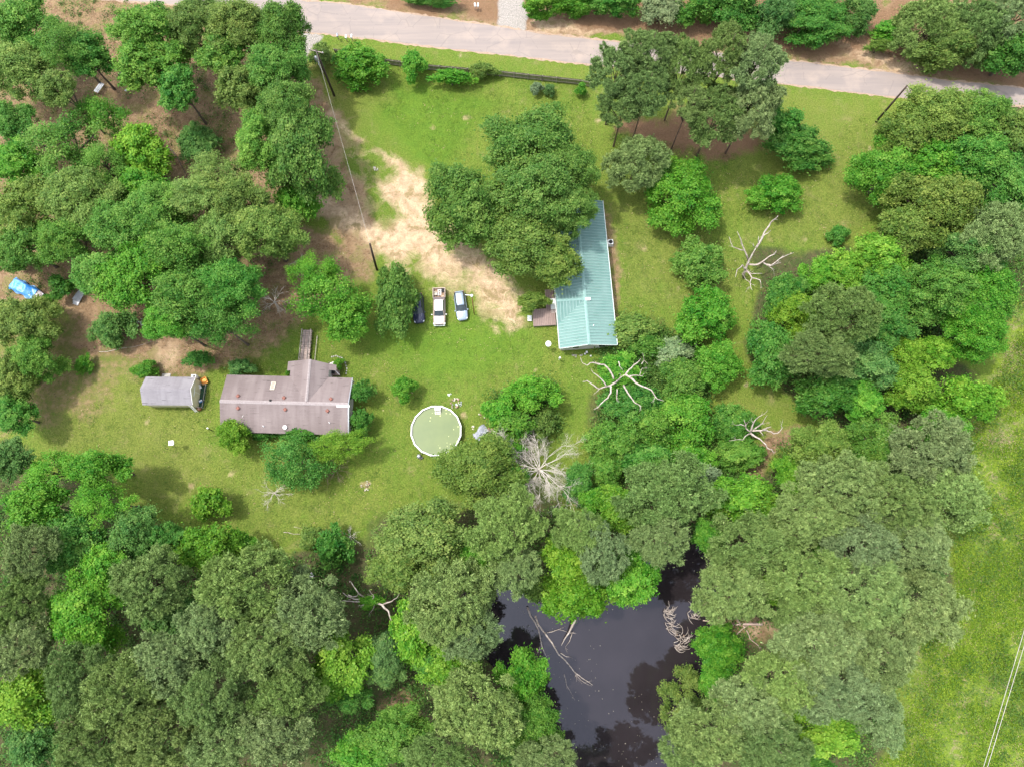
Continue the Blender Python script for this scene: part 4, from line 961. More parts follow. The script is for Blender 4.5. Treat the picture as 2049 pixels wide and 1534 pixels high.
# brown mobile home
ZE = 2.9; ZR = 4.35
A_ = at(454, 749.5, ZE); B_ = at(705, 755.6, ZE); D_ = at(698, 870, ZE)
F1 = Frame(A_, B_); Wd = F1.len; Dp = F1.inv(D_)[1]
hb = thing('mobile_home', F1(Wd/2, Dp/2, 0), 0, 'long brown shingle roofed home with a north porch gable, left of the round pool', 'house')
rel(gable_walls(F1, Wd, Dp, ZE, ZR-ZE, .3, .25), hb).build('wall', M['siding'], hb)
mb = MB()
mb.slab([F1(0, 0, ZE), F1(Wd, 0, ZE), F1(Wd, Dp/2, ZR), F1(0, Dp/2, ZR)], .12)
mb.slab([F1(0, Dp/2, ZR), F1(Wd, Dp/2, ZR), F1(Wd, Dp, ZE), F1(0, Dp, ZE)], .12)
roof = rel(mb, hb).build('roof', M['brown_shingle'], hb)
a1 = F1.inv(at(580, 752, ZE))[0]; a2 = F1.inv(at(657, 754, ZE))[0]; am = F1.inv(at(610, 803, ZR))[0]+.2; bN = F1.inv(at(618, 719, ZR-.1))[1]
mb = MB(); zc = ZR + .02
mb.slab([F1(am, Dp/2, zc), F1(a1, 0, ZE+.03), F1(a1, -.9, ZE+.03), F1(am, bN, zc)], .1)
mb.slab([F1(a1, -.9, ZE+.03), F1(a1-.55, -.9, ZE-.24), F1(a1-.55, bN, ZE-.24), F1(am, bN, zc)], .1)
mb.slab([F1(am, Dp/2, zc), F1(am, bN, zc), F1(a2, bN+.25, ZE+.03), F1(a2, 0, ZE+.03)], .1)
mb.slab([F1(a2-.002, bN+.25, ZE+.033), F1(a2+1.0, bN+.35, ZE-.3), F1(a2+1.0, -1.1, ZE-.3), F1(a2-.002, -1.1, ZE+.033)], .1)
porch_roof = rel(mb, hb).build('porch_roof', M['brown_shingle'], hb)
mb = MB(); F1.box(mb, a1+.3, a2-.2, bN+.4, .35, 0, ZE-.1); rel(mb, hb).build('porch_wall', M['siding'], hb)
M['ridge_cap'] = simple('ridge_shingle', (.30, .265, .26), (.24, .2, .195), 3, .9)
mb = MB()
for s_ in (-1, 1): mb.slab([F1(0, Dp/2, ZR+.05), F1(Wd, Dp/2, ZR+.05), F1(Wd, Dp/2+s_*.26, ZR-.04), F1(0, Dp/2+s_*.26, ZR-.04)], .03)
for s_ in (-1, 1): mb.slab([F1(am, bN, zc+.05), F1(am, Dp/2-.3, zc+.05), F1(am+s_*.2, Dp/2-.3, zc-.05), F1(am+s_*.2, bN, zc-.05)], .03)
rel(mb, hb).build('ridge_cap', M['ridge_cap'], hb)
def zroof(b): return ZR - abs(b-Dp/2)*(ZR-ZE)/(Dp/2)
def onroof(u, v):
    for z in (3.3, 3.6, 3.8): a, b = F1.inv(at(u, v, z)); z = zroof(b)
    a, b = F1.inv(at(u, v, zroof(b))); return a, b, zroof(b)
def zq(zx, zy, f, ox, oy): return zx/f + ox, zy/f + oy
for zx, zy in ((322, 808), (845, 828), (1378, 842), (322, 945), (857, 960), (1337, 975)):
    a, b, z = onroof(*zq(zx, zy, 5.68, 420, 650)); p = F1(a, b, z)
    mb = MB(); mb.box((p.x, p.y, p.z+.06), (.36, .36, .16), R(45)); mb.box((p.x, p.y, p.z+.2), (.46, .46, .07), R(45), taper=.7)
    rel(mb, hb).build('roof_vent', M['roof_vent'], hb)
a, b, z = onroof(*zq(690, 858, 5.68, 420, 650)); p = F1(a, b, z); rel(MB().lathe((p.x, p.y, p.z-.05), [(.16, 0), (.16, .3), (.05, .4)], 10), hb).build('roof_vent', M['dark_metal'], hb)
a, b, z = onroof(*zq(718, 690, 5.68, 420, 650)); sl = (ZR-ZE)/(Dp/2)
fr = MB()
for (x0, x1, y0, y1) in ((-.34, .34, -.62, -.5), (-.34, .34, .5, .62), (-.34, -.22, -.5, .5), (.22, .34, -.5, .5)):
    fr.slab([F1(a+x0, b+y0, z+y0*sl+.12), F1(a+x1, b+y0, z+y0*sl+.12), F1(a+x1, b+y1, z+y1*sl+.12), F1(a+x0, b+y1, z+y1*sl+.12)], .14)
skl = rel(fr, hb).build('skylight', M['pale_trash'], hb)
pn = MB().slab([F1(a-.22, b-.5, z-.5*sl+.08), F1(a+.22, b-.5, z-.5*sl+.08), F1(a+.22, b+.5, z+.5*sl+.08), F1(a-.22, b+.5, z+.5*sl+.08)], .04)
M['fibre'] = simple('fogged_panel', (.3, .24, .2), (.4, .34, .28), 5, .5); rel(pn, hb).build('pane', M['fibre'], skl)
for zx, zy in ((612, 1150), (1360, 1110)):
    a, b, z = onroof(*zq(zx, zy, 5.68, 420, 650)); p = F1(a, b, z)
    rel(MB().lathe((p.x, p.y, p.z-.1), [(.11, 0), (.09, .12), (.05, .14), (.05, .55)], 10), hb).build('vent_pipe', M['white_plastic'], hb)
a, b, z = onroof(*zq(1512, 908, 5.68, 420, 650))
mb = MB().slab([F1(a-.95, b-.02, zroof(b-.02)+.05), F1(a+.95, b-.02, zroof(b-.02)+.05), F1(a+.95, b+.3, zroof(b+.3)+.05), F1(a-.95, b+.3, zroof(b+.3)+.05)], .035)
rel(mb, hb).build('roof_patch', M['white_paint'], hb)
mb = MB(); mb.slab([F1(Wd-.02, 0, ZE+.03), F1(Wd+.1, 0, ZE+.03), F1(Wd+.1, Dp/2, ZR+.03), F1(Wd-.02, Dp/2, ZR+.03)], .2); mb.slab([F1(Wd-.02, Dp/2, ZR+.03), F1(Wd+.16, Dp/2, ZR+.03), F1(Wd+.16, Dp, ZE+.03), F1(Wd-.02, Dp, ZE+.03)], .2)
rel(mb, hb).build('barge_board', M['grey_metal'], hb)
for a0, b0, w_ in ((2.5, Dp-.3, 1.2), (7, Dp-.3, 1.2), (11.5, Dp-.3, 1.2), (16, Dp-.3, 1.2), (3, .3, 1.2), (8.2-1.5, .3, 1.2), (17.5, .3, 1.2)):
    sg = 1 if b0 > 1 else -1; lo, hi = sorted((b0-.02*sg, b0+.05*sg))
    wf = MB(); F1.box(wf, a0-.08, a0+w_+.08, lo, hi, 1.1, 2.2); wo = rel(wf, hb).build('window', M['white_paint'], hb)
    lo, hi = sorted((b0+.02*sg, b0+.065*sg)); pg = MB(); F1.box(pg, a0, a0+w_, lo, hi, 1.18, 2.12); rel(pg, hb).build('pane', M['glass_dark'], wo)
def dish(u, v, z, name, label, r=.32, pole=None, mat='white_paint'):
    p = at(u, v, z); rt__ = thing(name, (p.x, p.y, pole if pole is not None else z-.5), R(20), label, 'satellite dish')
    hgt = z - rt__.location[2]
    mb = MB(); rings = []
    for q in range(5):
        rr = r*q/4; rings.append([(rr*math.cos(t*math.pi/8), rr*math.sin(t*math.pi/8)*.92-.0, hgt + .14*(q/4)**2 + .35*rr*math.sin(t*math.pi/8)) for t in range(16)])
    rings[0] = [(.01*math.cos(t*math.pi/8), .01*math.sin(t*math.pi/8), hgt) for t in range(16)]
    mb.loft(rings, cap=False); d = mb.build('dish', M[mat], rt__, fix=False)
    so = d.modifiers.new('t', 'SOLIDIFY'); so.thickness = .025
    MB().tube([(0, 0, 0), (0, 0, hgt-.02)], .035, 8).build('mast', M['grey_metal'], rt__)
    MB().tube([(0, -r*.8, hgt), (0, -r*.5, hgt+.45)], .02, 6).build('arm', M['dark_metal'], rt__)
    return rt__
dish(570.5, 854.5, 3.3, 'satellite_dish', 'white round dish on the south eave of the brown house beside the vines')
dish(488.5, 833, 3.5, 'satellite_dish', 'small white dish on the brown roof above the yellow green bush', .2)
dish(1097.2, 688.5, 2.3, 'satellite_dish', 'white dish on a pole in the lawn left of the metal roofed house', .45, 0)

# ramp and side deck of the brown house
pr = at(606, 700); rp = thing('wooden_walkway', (pr.x, pr.y, 0), 0, 'weathered wooden ramp with rails leading to the north door of the brown house', 'walkway')
Fr = Frame(at(599.5, 722, .6), at(606, 660, .6)); w_ = 1.45
mb = MB(); Fr.box(mb, 0, Fr.len, 0, w_, .52, .6); rel(mb, rp).build('ramp_deck', M['ramp'], rp)
for bb in (.0, w_-.07, .38, w_-.45):
    z_ = 1.25 if bb in (.0, w_-.07) else .75
    mb = MB(); Fr.box(mb, 0, Fr.len, bb, bb+.09, z_, z_+.06); rel(mb, rp).build('rail', M['grey_wood'], rp)
for i in range(6):
    for bb in (.01, w_-.08):
        mb = MB(); a0 = .05 + i*(Fr.len-.15)/5; Fr.box(mb, a0, a0+.09, bb, bb+.08, 0, 1.25); rel(mb, rp).build('post', M['grey_wood'], rp)
mb = MB(); Fr.box(mb, .2, Fr.len-.8, w_+.75, w_+.84, .35, .42); Fr.box(mb, .3, .4, w_+.75, w_+.84, 0, .35); Fr.box(mb, Fr.len-1.1, Fr.len-1.0, w_+.75, w_+.84, 0, .35)
o = thing('handrail', Fr(2, w_+.8, 0), 0, 'thin yellowish rail standing right of the wooden ramp', 'rail'); rel(mb, o).build('rail', M['grey_wood'], o)
ps = at(671, 740); sp = thing('side_porch', (ps.x, ps.y, 0), R(-2), 'small dark side porch with white diagonal rails at the brown house entrance', 'porch')
MB().box((0, 0, .5), (1.7, 2.0, .08)).build('deck', M['deck'], sp)
for a_, b_ in (((-.5, .75, 1.3), (.85, .1, 1.2)), ((-.6, -.2, 1.3), (.3, -.35, 1.3)), ((.3, -.35, 1.3), (.95, -.95, 1.1)), ((.0, .95, 1.35), (-.7, .5, 1.35))): MB().bar(a_, b_, .09).build('rail', M['white_paint'], sp)
for x, y in ((-.8, .9), (.8, .9), (.8, -.9), (-.8, -.9)): MB().bar((x, y, 0), (x, y, 1.2), .09).build('post', M['grey_wood'], sp)
MB().box((.1, .7, .9), (.5, .5, .7), taper=.8).build('planter', M['white_paint'], sp)
MB().box((-.2, -.5, .62), (.6, .5, .16)).build('door_mat', M['rubber'], sp)
bd = at(688, 738); be = thing('garden_edging', (bd.x, bd.y, 0), 0, 'curved pale stone edging around the tiny bush by the side porch', 'edging')
pts = [at(u, v, .06) for u, v in ((664, 714), (672, 712), (684, 716), (691, 726), (694, 737), (692, 752))]
mb = MB()
for p0, p1 in zip(pts[:-1], pts[1:]):
    n = max(2, int((p1-p0).length/.32))
    for i in range(n): q = p0.lerp(p1, i/n); mb.box((q.x, q.y, .06), (.26, .2, .14), random.uniform(0, 3), taper=.8)
rel(mb, be).build('stones', M['concrete'], be)

# metal roofed house
ZE2 = 2.6; ZR2 = 3.85
SW = at(1119.5, 693, ZE2); SE = at(1235, 690, ZE2); NE = at(1206, 402, ZE2)
along = (NE-SE); F2 = Frame(SE + (SW-SE)*0, SE + along)      # a runs north along the east eave, b to the right (east): west is negative
Wg = -F2.inv(SW)[1]; Lg = F2.len
def G(a, w, z): return F2(a, -w, z)  # w = metres west of the east eave
hg = thing('metal_roofed_house', G(Lg/2, Wg/2, 0), 0, 'long low house with a ribbed green metal roof, partly under the great oaks', 'house')
mb = MB(); z1 = ZE2-.12; k = (ZR2-ZE2)/(Wg/2); ins = .3
sec = [(ins, 0), (Wg-ins, 0), (Wg-ins, z1+k*ins), (Wg/2, z1+k*Wg/2), (ins, z1+k*ins)]
vs = [G(.35, w, z) for w, z in sec] + [G(Lg-.35, w, z) for w, z in sec]
mb.add(vs, [(0, 1, 2, 3, 4), (9, 8, 7, 6, 5)] + [(i, i+5, (i+1) % 5+5, (i+1) % 5) for i in range(5)])
rel(mb, hg).build('wall', M['siding'], hg)
def zr2(w): return ZR2 - abs(w-Wg/2)*k
gA = F2.inv(at(1113, 601.6, ZR2))[0]; gS = F2.inv(at(1116, 649, ZE2))[0]; gN = 2*gA - gS
mb = MB()
mb.slab([G(0, 0, ZE2), G(Lg, 0, ZE2), G(Lg, Wg/2, ZR2), G(0, Wg/2, ZR2)], .06)
mb.slab([G(0, Wg/2, ZR2), G(gS, Wg, ZE2), G(0, Wg, ZE2)], .06)
mb.slab([G(0, Wg/2, ZR2), G(gA, Wg/2, ZR2), G(gS, Wg, ZE2)], .06)
mb.slab([G(gA, Wg/2, ZR2), G(Lg, Wg/2, ZR2), G(Lg, Wg, ZE2), G(gN, Wg, ZE2)], .06)
nf0 = len(mb.f); n = int(Lg/.46)
for i in range(n+1):
    a = min(Lg-.03, .03 + i*Lg/n)
    mb.bar(G(a, .0, ZE2+.03), G(a, Wg/2-.1, ZR2+.03), .085, .07)
    w1 = Wg
    if gS < a < gN: w1 = Wg/2 + (abs(a-gA)/(gS-gA if gS > gA else gA-gS))*Wg/2
    if w1 - Wg/2 > .3: mb.bar(G(a, Wg/2+.1, ZR2+.03), G(a, w1, zr2(w1)+.03), .085, .07)
def ribbed(mb, n0, name):
    o = rel(mb, hg).build(name, M['metal_roof'], hg, fix=False); o.data.materials.append(M['rib'])
    for p in o.data.polygons: p.material_index = 1 if p.index >= n0 else 0
    return o
M['rib'] = simple('roof_rib', (.225, .335, .308), (.18, .285, .26), 2, .6)
rf = ribbed(mb, nf0, 'roof')
mb = MB(); kg = (ZR2-ZE2)/abs(gA-gS)
mb.slab([G(gA, Wg/2, ZR2+.01), G(gA, Wg, ZR2+.01), G(gS, Wg, ZE2+.01)], .06)
mb.slab([G(gA, Wg/2, ZR2+.01), G(gN, Wg, ZE2+.01), G(gA, Wg, ZR2+.01)], .06)
nf1 = len(mb.f); m_ = 9
for i in range(1, m_+1):
    w = Wg/2 + (i-.15)*(Wg/2)/m_; f_ = (w-Wg/2)/(Wg/2)
    for ge in (gS, gN):
        ae = gA + (ge-gA)*f_; mb.bar(G(gA, w, ZR2+.03), G(ae, w, ZR2-kg*abs(ae-gA)+.03), .11, .09)
ribbed(mb, nf1, 'porch_gable')
mb = MB(); mb.slab([G(gA, Wg-.12, ZR2-.05), G(gN, Wg-.12, ZE2-.05), G(gS, Wg-.12, ZE2-.05)], .05); rel(mb, hg).build('gable_face', M['siding'], hg)
mb = MB()
for s_ in (-1, 1): mb.slab([G(-.05, Wg/2, ZR2+.09), G(Lg+.05, Wg/2, ZR2+.09), G(Lg+.05, Wg/2+s_*.24, ZR2+.02), G(-.05, Wg/2+s_*.24, ZR2+.02)], .03)
for s_ in (-1, 1): mb.slab([G(gA, Wg/2+.2, ZR2+.085), G(gA, Wg+.03, ZR2+.085), G(gA+s_*.2, Wg+.03, ZR2+.02), G(gA+s_*.2, Wg/2+.2, ZR2+.02)], .03)
rel(mb, hg).build('ridge_cap', M['ridge_metal'], hg)
mb = MB(); mb.slab([G(-.06, 0, ZE2+.05), G(0.06, 0, ZE2+.05), G(.06, Wg/2, ZR2+.05), G(-.06, Wg/2, ZR2+.05)], .2); mb.slab([G(-.06, Wg/2, ZR2+.05), G(.06, Wg/2, ZR2+.05), G(.06, Wg, ZE2+.05), G(-.06, Wg, ZE2+.05)], .2)
mb.bar(G(0, Wg+.04, ZE2-.03), G(Lg, Wg+.04, ZE2-.03), .1); mb.bar(G(0, -.04, ZE2-.03), G(Lg, -.04, ZE2-.03), .1)
M['pale_trim'] = simple('pale_trim', (.6, .64, .61), (.5, .55, .52), 1, .5); rel(mb, hg).build('roof_trim', M['pale_trim'], hg)
aa, ww = F2.inv(at(1176, 599.5, 3.7)); rel(MB().box(tuple(G(aa, -ww, zr2(-ww)+.13)), (.75, .42, .3), R(4)), hg).build('chimney_vent', M['white_paint'], hg)
aa, ww = F2.inv(at(1187.5, 652, 3.5)); q = G(aa, -ww, zr2(-ww)); rel(MB().lathe((q.x, q.y, q.z-.1), [(.14, 0), (.08, .15), (.06, .16), (.06, .45)], 10), hg).build('vent_pipe', M['white_plastic'], hg)
for w0 in (1.6, 5.6):
    wf = MB(); vs = [G(a, w, z) for z in (1.0, 2.0) for a, w in ((.3, w0), (.36, w0), (.36, w0+1.1), (.3, w0+1.1))]
    wf.add(vs, [(3, 2, 1, 0), (4, 5, 6, 7), (0, 1, 5, 4), (1, 2, 6, 5), (2, 3, 7, 6), (3, 0, 4, 7)]); wo = rel(wf, hg).build('window', M['white_paint'], hg)
    pg = MB(); vs = [G(a, w, z) for z in (1.08, 1.92) for a, w in ((.285, w0+.08), (.33, w0+.08), (.33, w0+1.02), (.285, w0+1.02))]
    pg.add(vs, [(3, 2, 1, 0), (4, 5, 6, 7), (0, 1, 5, 4), (1, 2, 6, 5), (2, 3, 7, 6), (3, 0, 4, 7)]); rel(pg, hg).build('pane', M['glass_dark'], wo)
# deck
dk = thing('wooden_deck', (at(1095, 620).x, at(1095, 620).y, 0), R(3.5), 'weathered plank deck along the west wall of the metal roofed house', 'deck')
def at_l(root, u, v, z): return root.matrix_world.inverted() @ at(u, v, z)
bpy.context.view_layer.update()
P0 = at_l(dk, 1065, 619, .7); P1 = at_l(dk, 1113, 650, .7); P2 = at_l(dk, 1090, 580, .7)
MB().box(((P0.x+P1.x)/2, (P0.y+P1.y)/2, .65), (P1.x-P0.x, P0.y-P1.y, .1)).build('deck_boards', M['deck'], dk)
MB().box(((P2.x+P1.x)/2, (P2.y+P0.y)/2, .65), (P1.x-P2.x, P2.y-P0.y-.01, .1)).build('upper_boards', M['deck'], dk)
for x in (P0.x+.1, (P0.x+P1.x)/2, P1.x-.1):
    for y in (P1.y+.1, P0.y-.1): MB().bar((x, y, 0), (x, y, .6), .12).build('post', M['grey_wood'], dk)
MB().bar((P0.x, P1.y+.02, .55), (P1.x, P1.y+.02, .55), .06, .2).build('skirt_board', M['grey_wood'], dk)
q = at(1107.5, 607, 1.3); o = thing('porch_steps', (q.x, q.y, 0), R(3.5), 'white stained landing with steps against the wall on the wooden deck', 'steps')
MB().box((0, 0, 1.0), (.85, 1.7, .12)).build('landing', M['pale_trim'], o)
for i in range(2): MB().box((0, -.98-.26*i, .85-.15*i+.0), (.8, .26, .06)).build('tread', M['grey_wood'], o)
for x, y in ((-.36, .75), (.36, .75), (-.36, -.75), (.36, -.75)): MB().bar((x, y, .7), (x, y, .95), .08).build('leg', M['grey_wood'], o)
q = at(1060, 636, .5); o = thing('step_box', (q.x, q.y, 0), R(3), 'pale square step at the left end of the wooden deck', 'step')
MB().box((0, 0, .25), (.68, .9, .1)).build('top', M['pale_trim'], o); MB().box((0, 0, .1), (.6, .8, .2)).build('base', M['grey_wood'], o)
# air conditioner
q = at(1222, 484, .8); o = thing('air_conditioner', (q.x, q.y, 0), R(3), 'white cooling unit with a round fan beside the metal roofed house', 'air conditioner')
MB().box((0, 0, .42), (.8, .8, .78)).build('case', M['white_paint'], o, bevel=.03)
MB().lathe((0, 0, .815), [(.31, 0), (.31, .03), (.24, .03), (.24, 0)], 20).build('fan_ring', M['dark_metal'], o)
mb = MB(); [mb.box((.12*math.cos(t), .12*math.sin(t), .825), (.22, .06, .012), t) for t in [i*math.pi*.4 for i in range(5)]]; mb.build('fan_blades', M['dark_metal'], o)
MB().box((0, 0, .02), (1.0, 1.0, .06)).build('pad', M['concrete'], o)
# items by the south wall
def cinder(u, v, rz, label):
    q = at(u, v, .1); o = thing('concrete_block', (q.x, q.y, 0), rz, label, 'concrete block', 'concrete blocks by the south wall')
    mb = MB(); mb.box((0, .09, .1), (.4, .03, .2)); mb.box((0, -.09, .1), (.4, .03, .2))
    for x in (-.185, 0, .185): mb.box((x, 0, .1), (.03, .15, .196))
    mb.build('block', M['concrete'], o); return o
cinder(1147, 711, .1, 'grey hollow block, left one under the south gable wall'); cinder(1152, 712.5, 1.5, 'grey hollow block turned sideways beside the left one at the south gable wall'); cinder(1163, 711, .4, 'reddish grey block at the middle of the south gable wall')
def bucket(u, v, label, mat='white_plastic', r=.17, h=.36):
    q = at(u, v, h); o = thing('bucket', (q.x, q.y, 0), 0, label, 'bucket')
    MB().lathe((0, 0, 0), [(r*.8, 0), (r, h), (r*1.06, h), (r*1.06, h-.03), (r*.92, h-.03), (r*.75, .03)], 14).build('pail', M[mat], o)
    MB().tube([(r*math.cos(t), .02, h-.02+r*.5*math.sin(t)) for t in [i*math.pi/8 for i in range(9)]], .012, 5).build('handle', M['grey_metal'], o)
bucket(1174, 704.5, 'white bucket at the middle of the south gable wall'); bucket(1170.5, 708, 'smaller white bucket just left of the other by the gable wall', r=.13, h=.28); bucket(1182, 712, 'pale bucket on the grass below the gable wall', r=.12, h=.25)
q = at(1119, 720); o = thing('meter_post', (q.x, q.y, 0), 0, 'white meter post at the lower left corner of the metal roofed house', 'post')
MB().box((0, 0, .9), (.12, .12, 1.8)).build('post', M['white_paint'], o); MB().box((0, -.1, 1.4), (.3, .14, .45)).build('meter_box', M['white_plastic'], o, bevel=.02)
q = at(1233, 700); o = thing('rock_pile', (q.x+1.5, q.y+.2, 0), 0, 'grey flat stones beside the lower right corner of the metal roofed house', 'rock')
mb = MB(); rr_ = random.Random(4)
for i in range(7): mb.lathe((rr_.uniform(-.7, .7), rr_.uniform(-.5, .5), 0), [(.3, 0), (.34, .1), (.22, .2), (.02, .22)], 7, smooth=False)
mb.build('stones', M['concrete'], o)

# shed ------------------------------------------------------------------
ZS = 2.2
SEb = at(397.5, 814.5); NEb = at(403, 763)
F3 = Frame(SEb, NEb); Ls = 7.25; Ws = F3.len    # a north, west is -b
def S3(a, w, z): return F3(a, -w, z)
sh_ = thing('storage_shed', S3(Ws/2, Ls/2, 0), 0, 'small tan shed with a grey barn style shingle roof, left of the brown house', 'shed')
prof = [(0, ZS+.15), (Ws*.5, ZS+1.3), (Ws, ZS+.15)]
mb = MB(); sec = [(0.02, 0), (Ws-.02, 0)] + [(min(max(a, .02), Ws-.02), z-.03) for a, z in prof[::-1]]
n = len(sec); vs = [S3(a, 0, z) for a, z in sec] + [S3(a, Ls, z) for a, z in sec]
mb.add(vs, [tuple(range(n)), tuple(range(n, 2*n))[::-1]] + [(i, i+n, (i+1) % n+n, (i+1) % n) for i in range(n)])
rel(mb, sh_).build('wall', M['tan_siding'], sh_)
mb = MB(); ov = .1
for (a0, z0), (a1_, z1_) in zip(prof[:-1], prof[1:]):
    e0 = -.15 if a0 == 0 else 0; e1 = .15 if a1_ == Ws else 0
    mb.slab([S3(a0+e0, -ov, z0+.05+e0*.55), S3(a1_+e1, -ov, z1_+.05-e1*.55), S3(a1_+e1, Ls+.12, z1_+.05-e1*.55), S3(a0+e0, Ls+.12, z0+.05+e0*.55)], .06)
rel(mb, sh_).build('roof', M['grey_shingle'], sh_)
mb = MB()
for (a0, z0), (a1_, z1_) in zip(prof[:-1], prof[1:]): mb.bar(S3(a0, -ov-.02, z0+.02), S3(a1_, -ov-.02, z1_+.02), .05, .12)
rel(mb, sh_).build('roof_trim', M['white_paint'], sh_)
mb = MB(); mb.add([S3(a, w, z) for z in (.15, 2.1) for a, w in ((Ws/2-.8, 0), (Ws/2+.8, 0), (Ws/2+.8, -.06), (Ws/2-.8, -.06))], [(3, 2, 1, 0), (4, 5, 6, 7), (0, 1, 5, 4), (1, 2, 6, 5), (2, 3, 7, 6), (3, 0, 4, 7)])
dr = rel(mb, sh_).build('door', M['tan_siding'], sh_)
mb = MB(); mb.bar(S3(Ws/2, -.08, .2), S3(Ws/2, -.08, 2.05), .05); mb.bar(S3(Ws/2-.8, -.07, 2.12), S3(Ws/2+.8, -.07, 2.12), .07); rel(mb, sh_).build('door_trim', M['white_paint'], dr)
q = at(395, 758, .9); o = thing('water_heater', (q.x-.35, q.y+.3, 0), 0, 'white appliance standing at the upper right corner of the shed', 'appliance')
MB().box((0, 0, 1.1), (.75, .5, .9)).build('case', M['white_paint'], o, bevel=.04); MB().box((0, 0, .33), (.6, .4, .64)).build('stand', M['grey_wood'], o); MB().lathe((.1, 0, 1.5), [(.16, 0), (.16, .1), (.1, .1)], 12).build('lid', M['dark_metal'], o)
q = at(408.5, 761.5, .5); o = thing('cart', (q.x, q.y, 0), R(28), 'orange yellow box cart just right of the shed', 'cart')
mb = MB(); mb.box((0, 0, .3), (.85, 1.0, .05)); [mb.box(c, d) for c, d in (((-.42, 0, .45), (.04, 1.0, .3)), ((.42, 0, .45), (.04, 1.0, .3)), ((0, .5, .45), (.8, .04, .3)), ((0, -.5, .45), (.8, .04, .3)))]
mb.build('tray', M['junk_orange'], o)
MB().box((.05, .05, .42), (.5, .55, .2), .3).build('load', M['junk_orange'], o)
for x in (-.3, .3): MB().lathe((x, -.35, .16), [(.16, -.04), (.16, .04)], 12, 'x').build('wheel', M['rubber'], o)
MB().tube([(0, .5, .4), (0, 1.0, .8)], .02, 6).build('handle', M['dark_metal'], o)
q = at(404, 793); o = thing('kennel_mat', (q.x, q.y, 0), R(-4), 'dark green fenced strip with a thin pale rail in front of the shed door', 'pen')
MB().box((0, 0, .03), (1.05, 3.5, .05)).build('mat', simple('green_turf', (.02, .075, .045), (.03, .05, .03), 4, .95), o)
for a_, b_ in (((.58, -1.8, .7), (.58, 1.8, .7)), ((-.5, -1.8, .7), (.58, -1.8, .7)), ((-.5, 1.8, .7), (.58, 1.8, .7))): MB().bar(a_, b_, .05).build('rail', M['grey_wood'], o)
for x, y in ((.58, -1.8), (.58, -.6), (.58, .6), (.58, 1.8), (-.5, -1.8), (-.5, 1.8)): MB().bar((x, y, 0), (x, y, .7), .05).build('post', M['grey_wood'], o)
M['blue_plastic'] = simple('blue_plastic', (.05, .16, .42), (.08, .25, .5), 3, .4)
q = at(404.5, 803); o = thing('storage_tub', (q.x-.1, q.y, 0.06), .5, 'blue tub with a white lid on the green strip by the shed', 'tub')
MB().box((0, 0, .18), (.45, .34, .34), taper=1.1).build('tub', M['blue_plastic'], o); MB().box((.02, .02, .38), (.5, .2, .04)).build('lid', M['white_plastic'], o)
q = at(405.5, 776); o = thing('folding_chair', (q.x-.2, q.y, 0.06), .5, 'pale folding chair on the green strip near the shed door', 'chair')
MB().box((0, 0, .42), (.42, .42, .04)).build('seat', M['white_plastic'], o); MB().box((0, .22, .68), (.42, .04, .4)).build('backrest', M['white_plastic'], o)
for x, y in ((-.18, -.18), (.18, -.18), (-.18, .2), (.18, .2)): MB().bar((x, y, 0), (x, y, .42), .03).build('leg', M['grey_metal'], o)
q = at(400.5, 818.5); o = thing('barrel', (q.x, q.y, 0), 0, 'rusty round drum at the lower right corner of the shed', 'barrel')
MB().lathe((0, 0, 0), [(.24, 0), (.26, .3), (.24, .32), (.26, .6), (.2, .6), (.2, .54)], 16).build('drum', M['rust'], o); MB().lathe((0, 0, .5), [(.2, 0), (.2, .06)], 14).build('lid', M['brown_stuff'], o)
q0 = at(394, 824); q1 = at(381, 811, 2.3); o = thing('ladder', (q0.x, q0.y, 0), 0, 'pale metal ladder leaning on the lower right corner of the shed', 'ladder')
d = Vector((q1.x-q0.x, q1.y-q0.y, 2.3)); sd_ = Vector((-d.y, d.x, 0)).normalized()*.2
for s_ in (-1, 1): MB().bar(sd_*s_, d+sd_*s_, .06).build('side_rail', M['white_paint'], o)
for i in range(1, 8): MB().bar(d*(i/8)-sd_, d*(i/8)+sd_, .045).build('rung', M['white_paint'], o)
q = at(333, 752); o = thing('concrete_slab', (q.x, q.y, 0), 0, 'cream concrete pad against the back wall of the shed', 'slab'); MB().box((0, 0, .06), (1.3, .7, .12)).build('pad', M['concrete'], o)

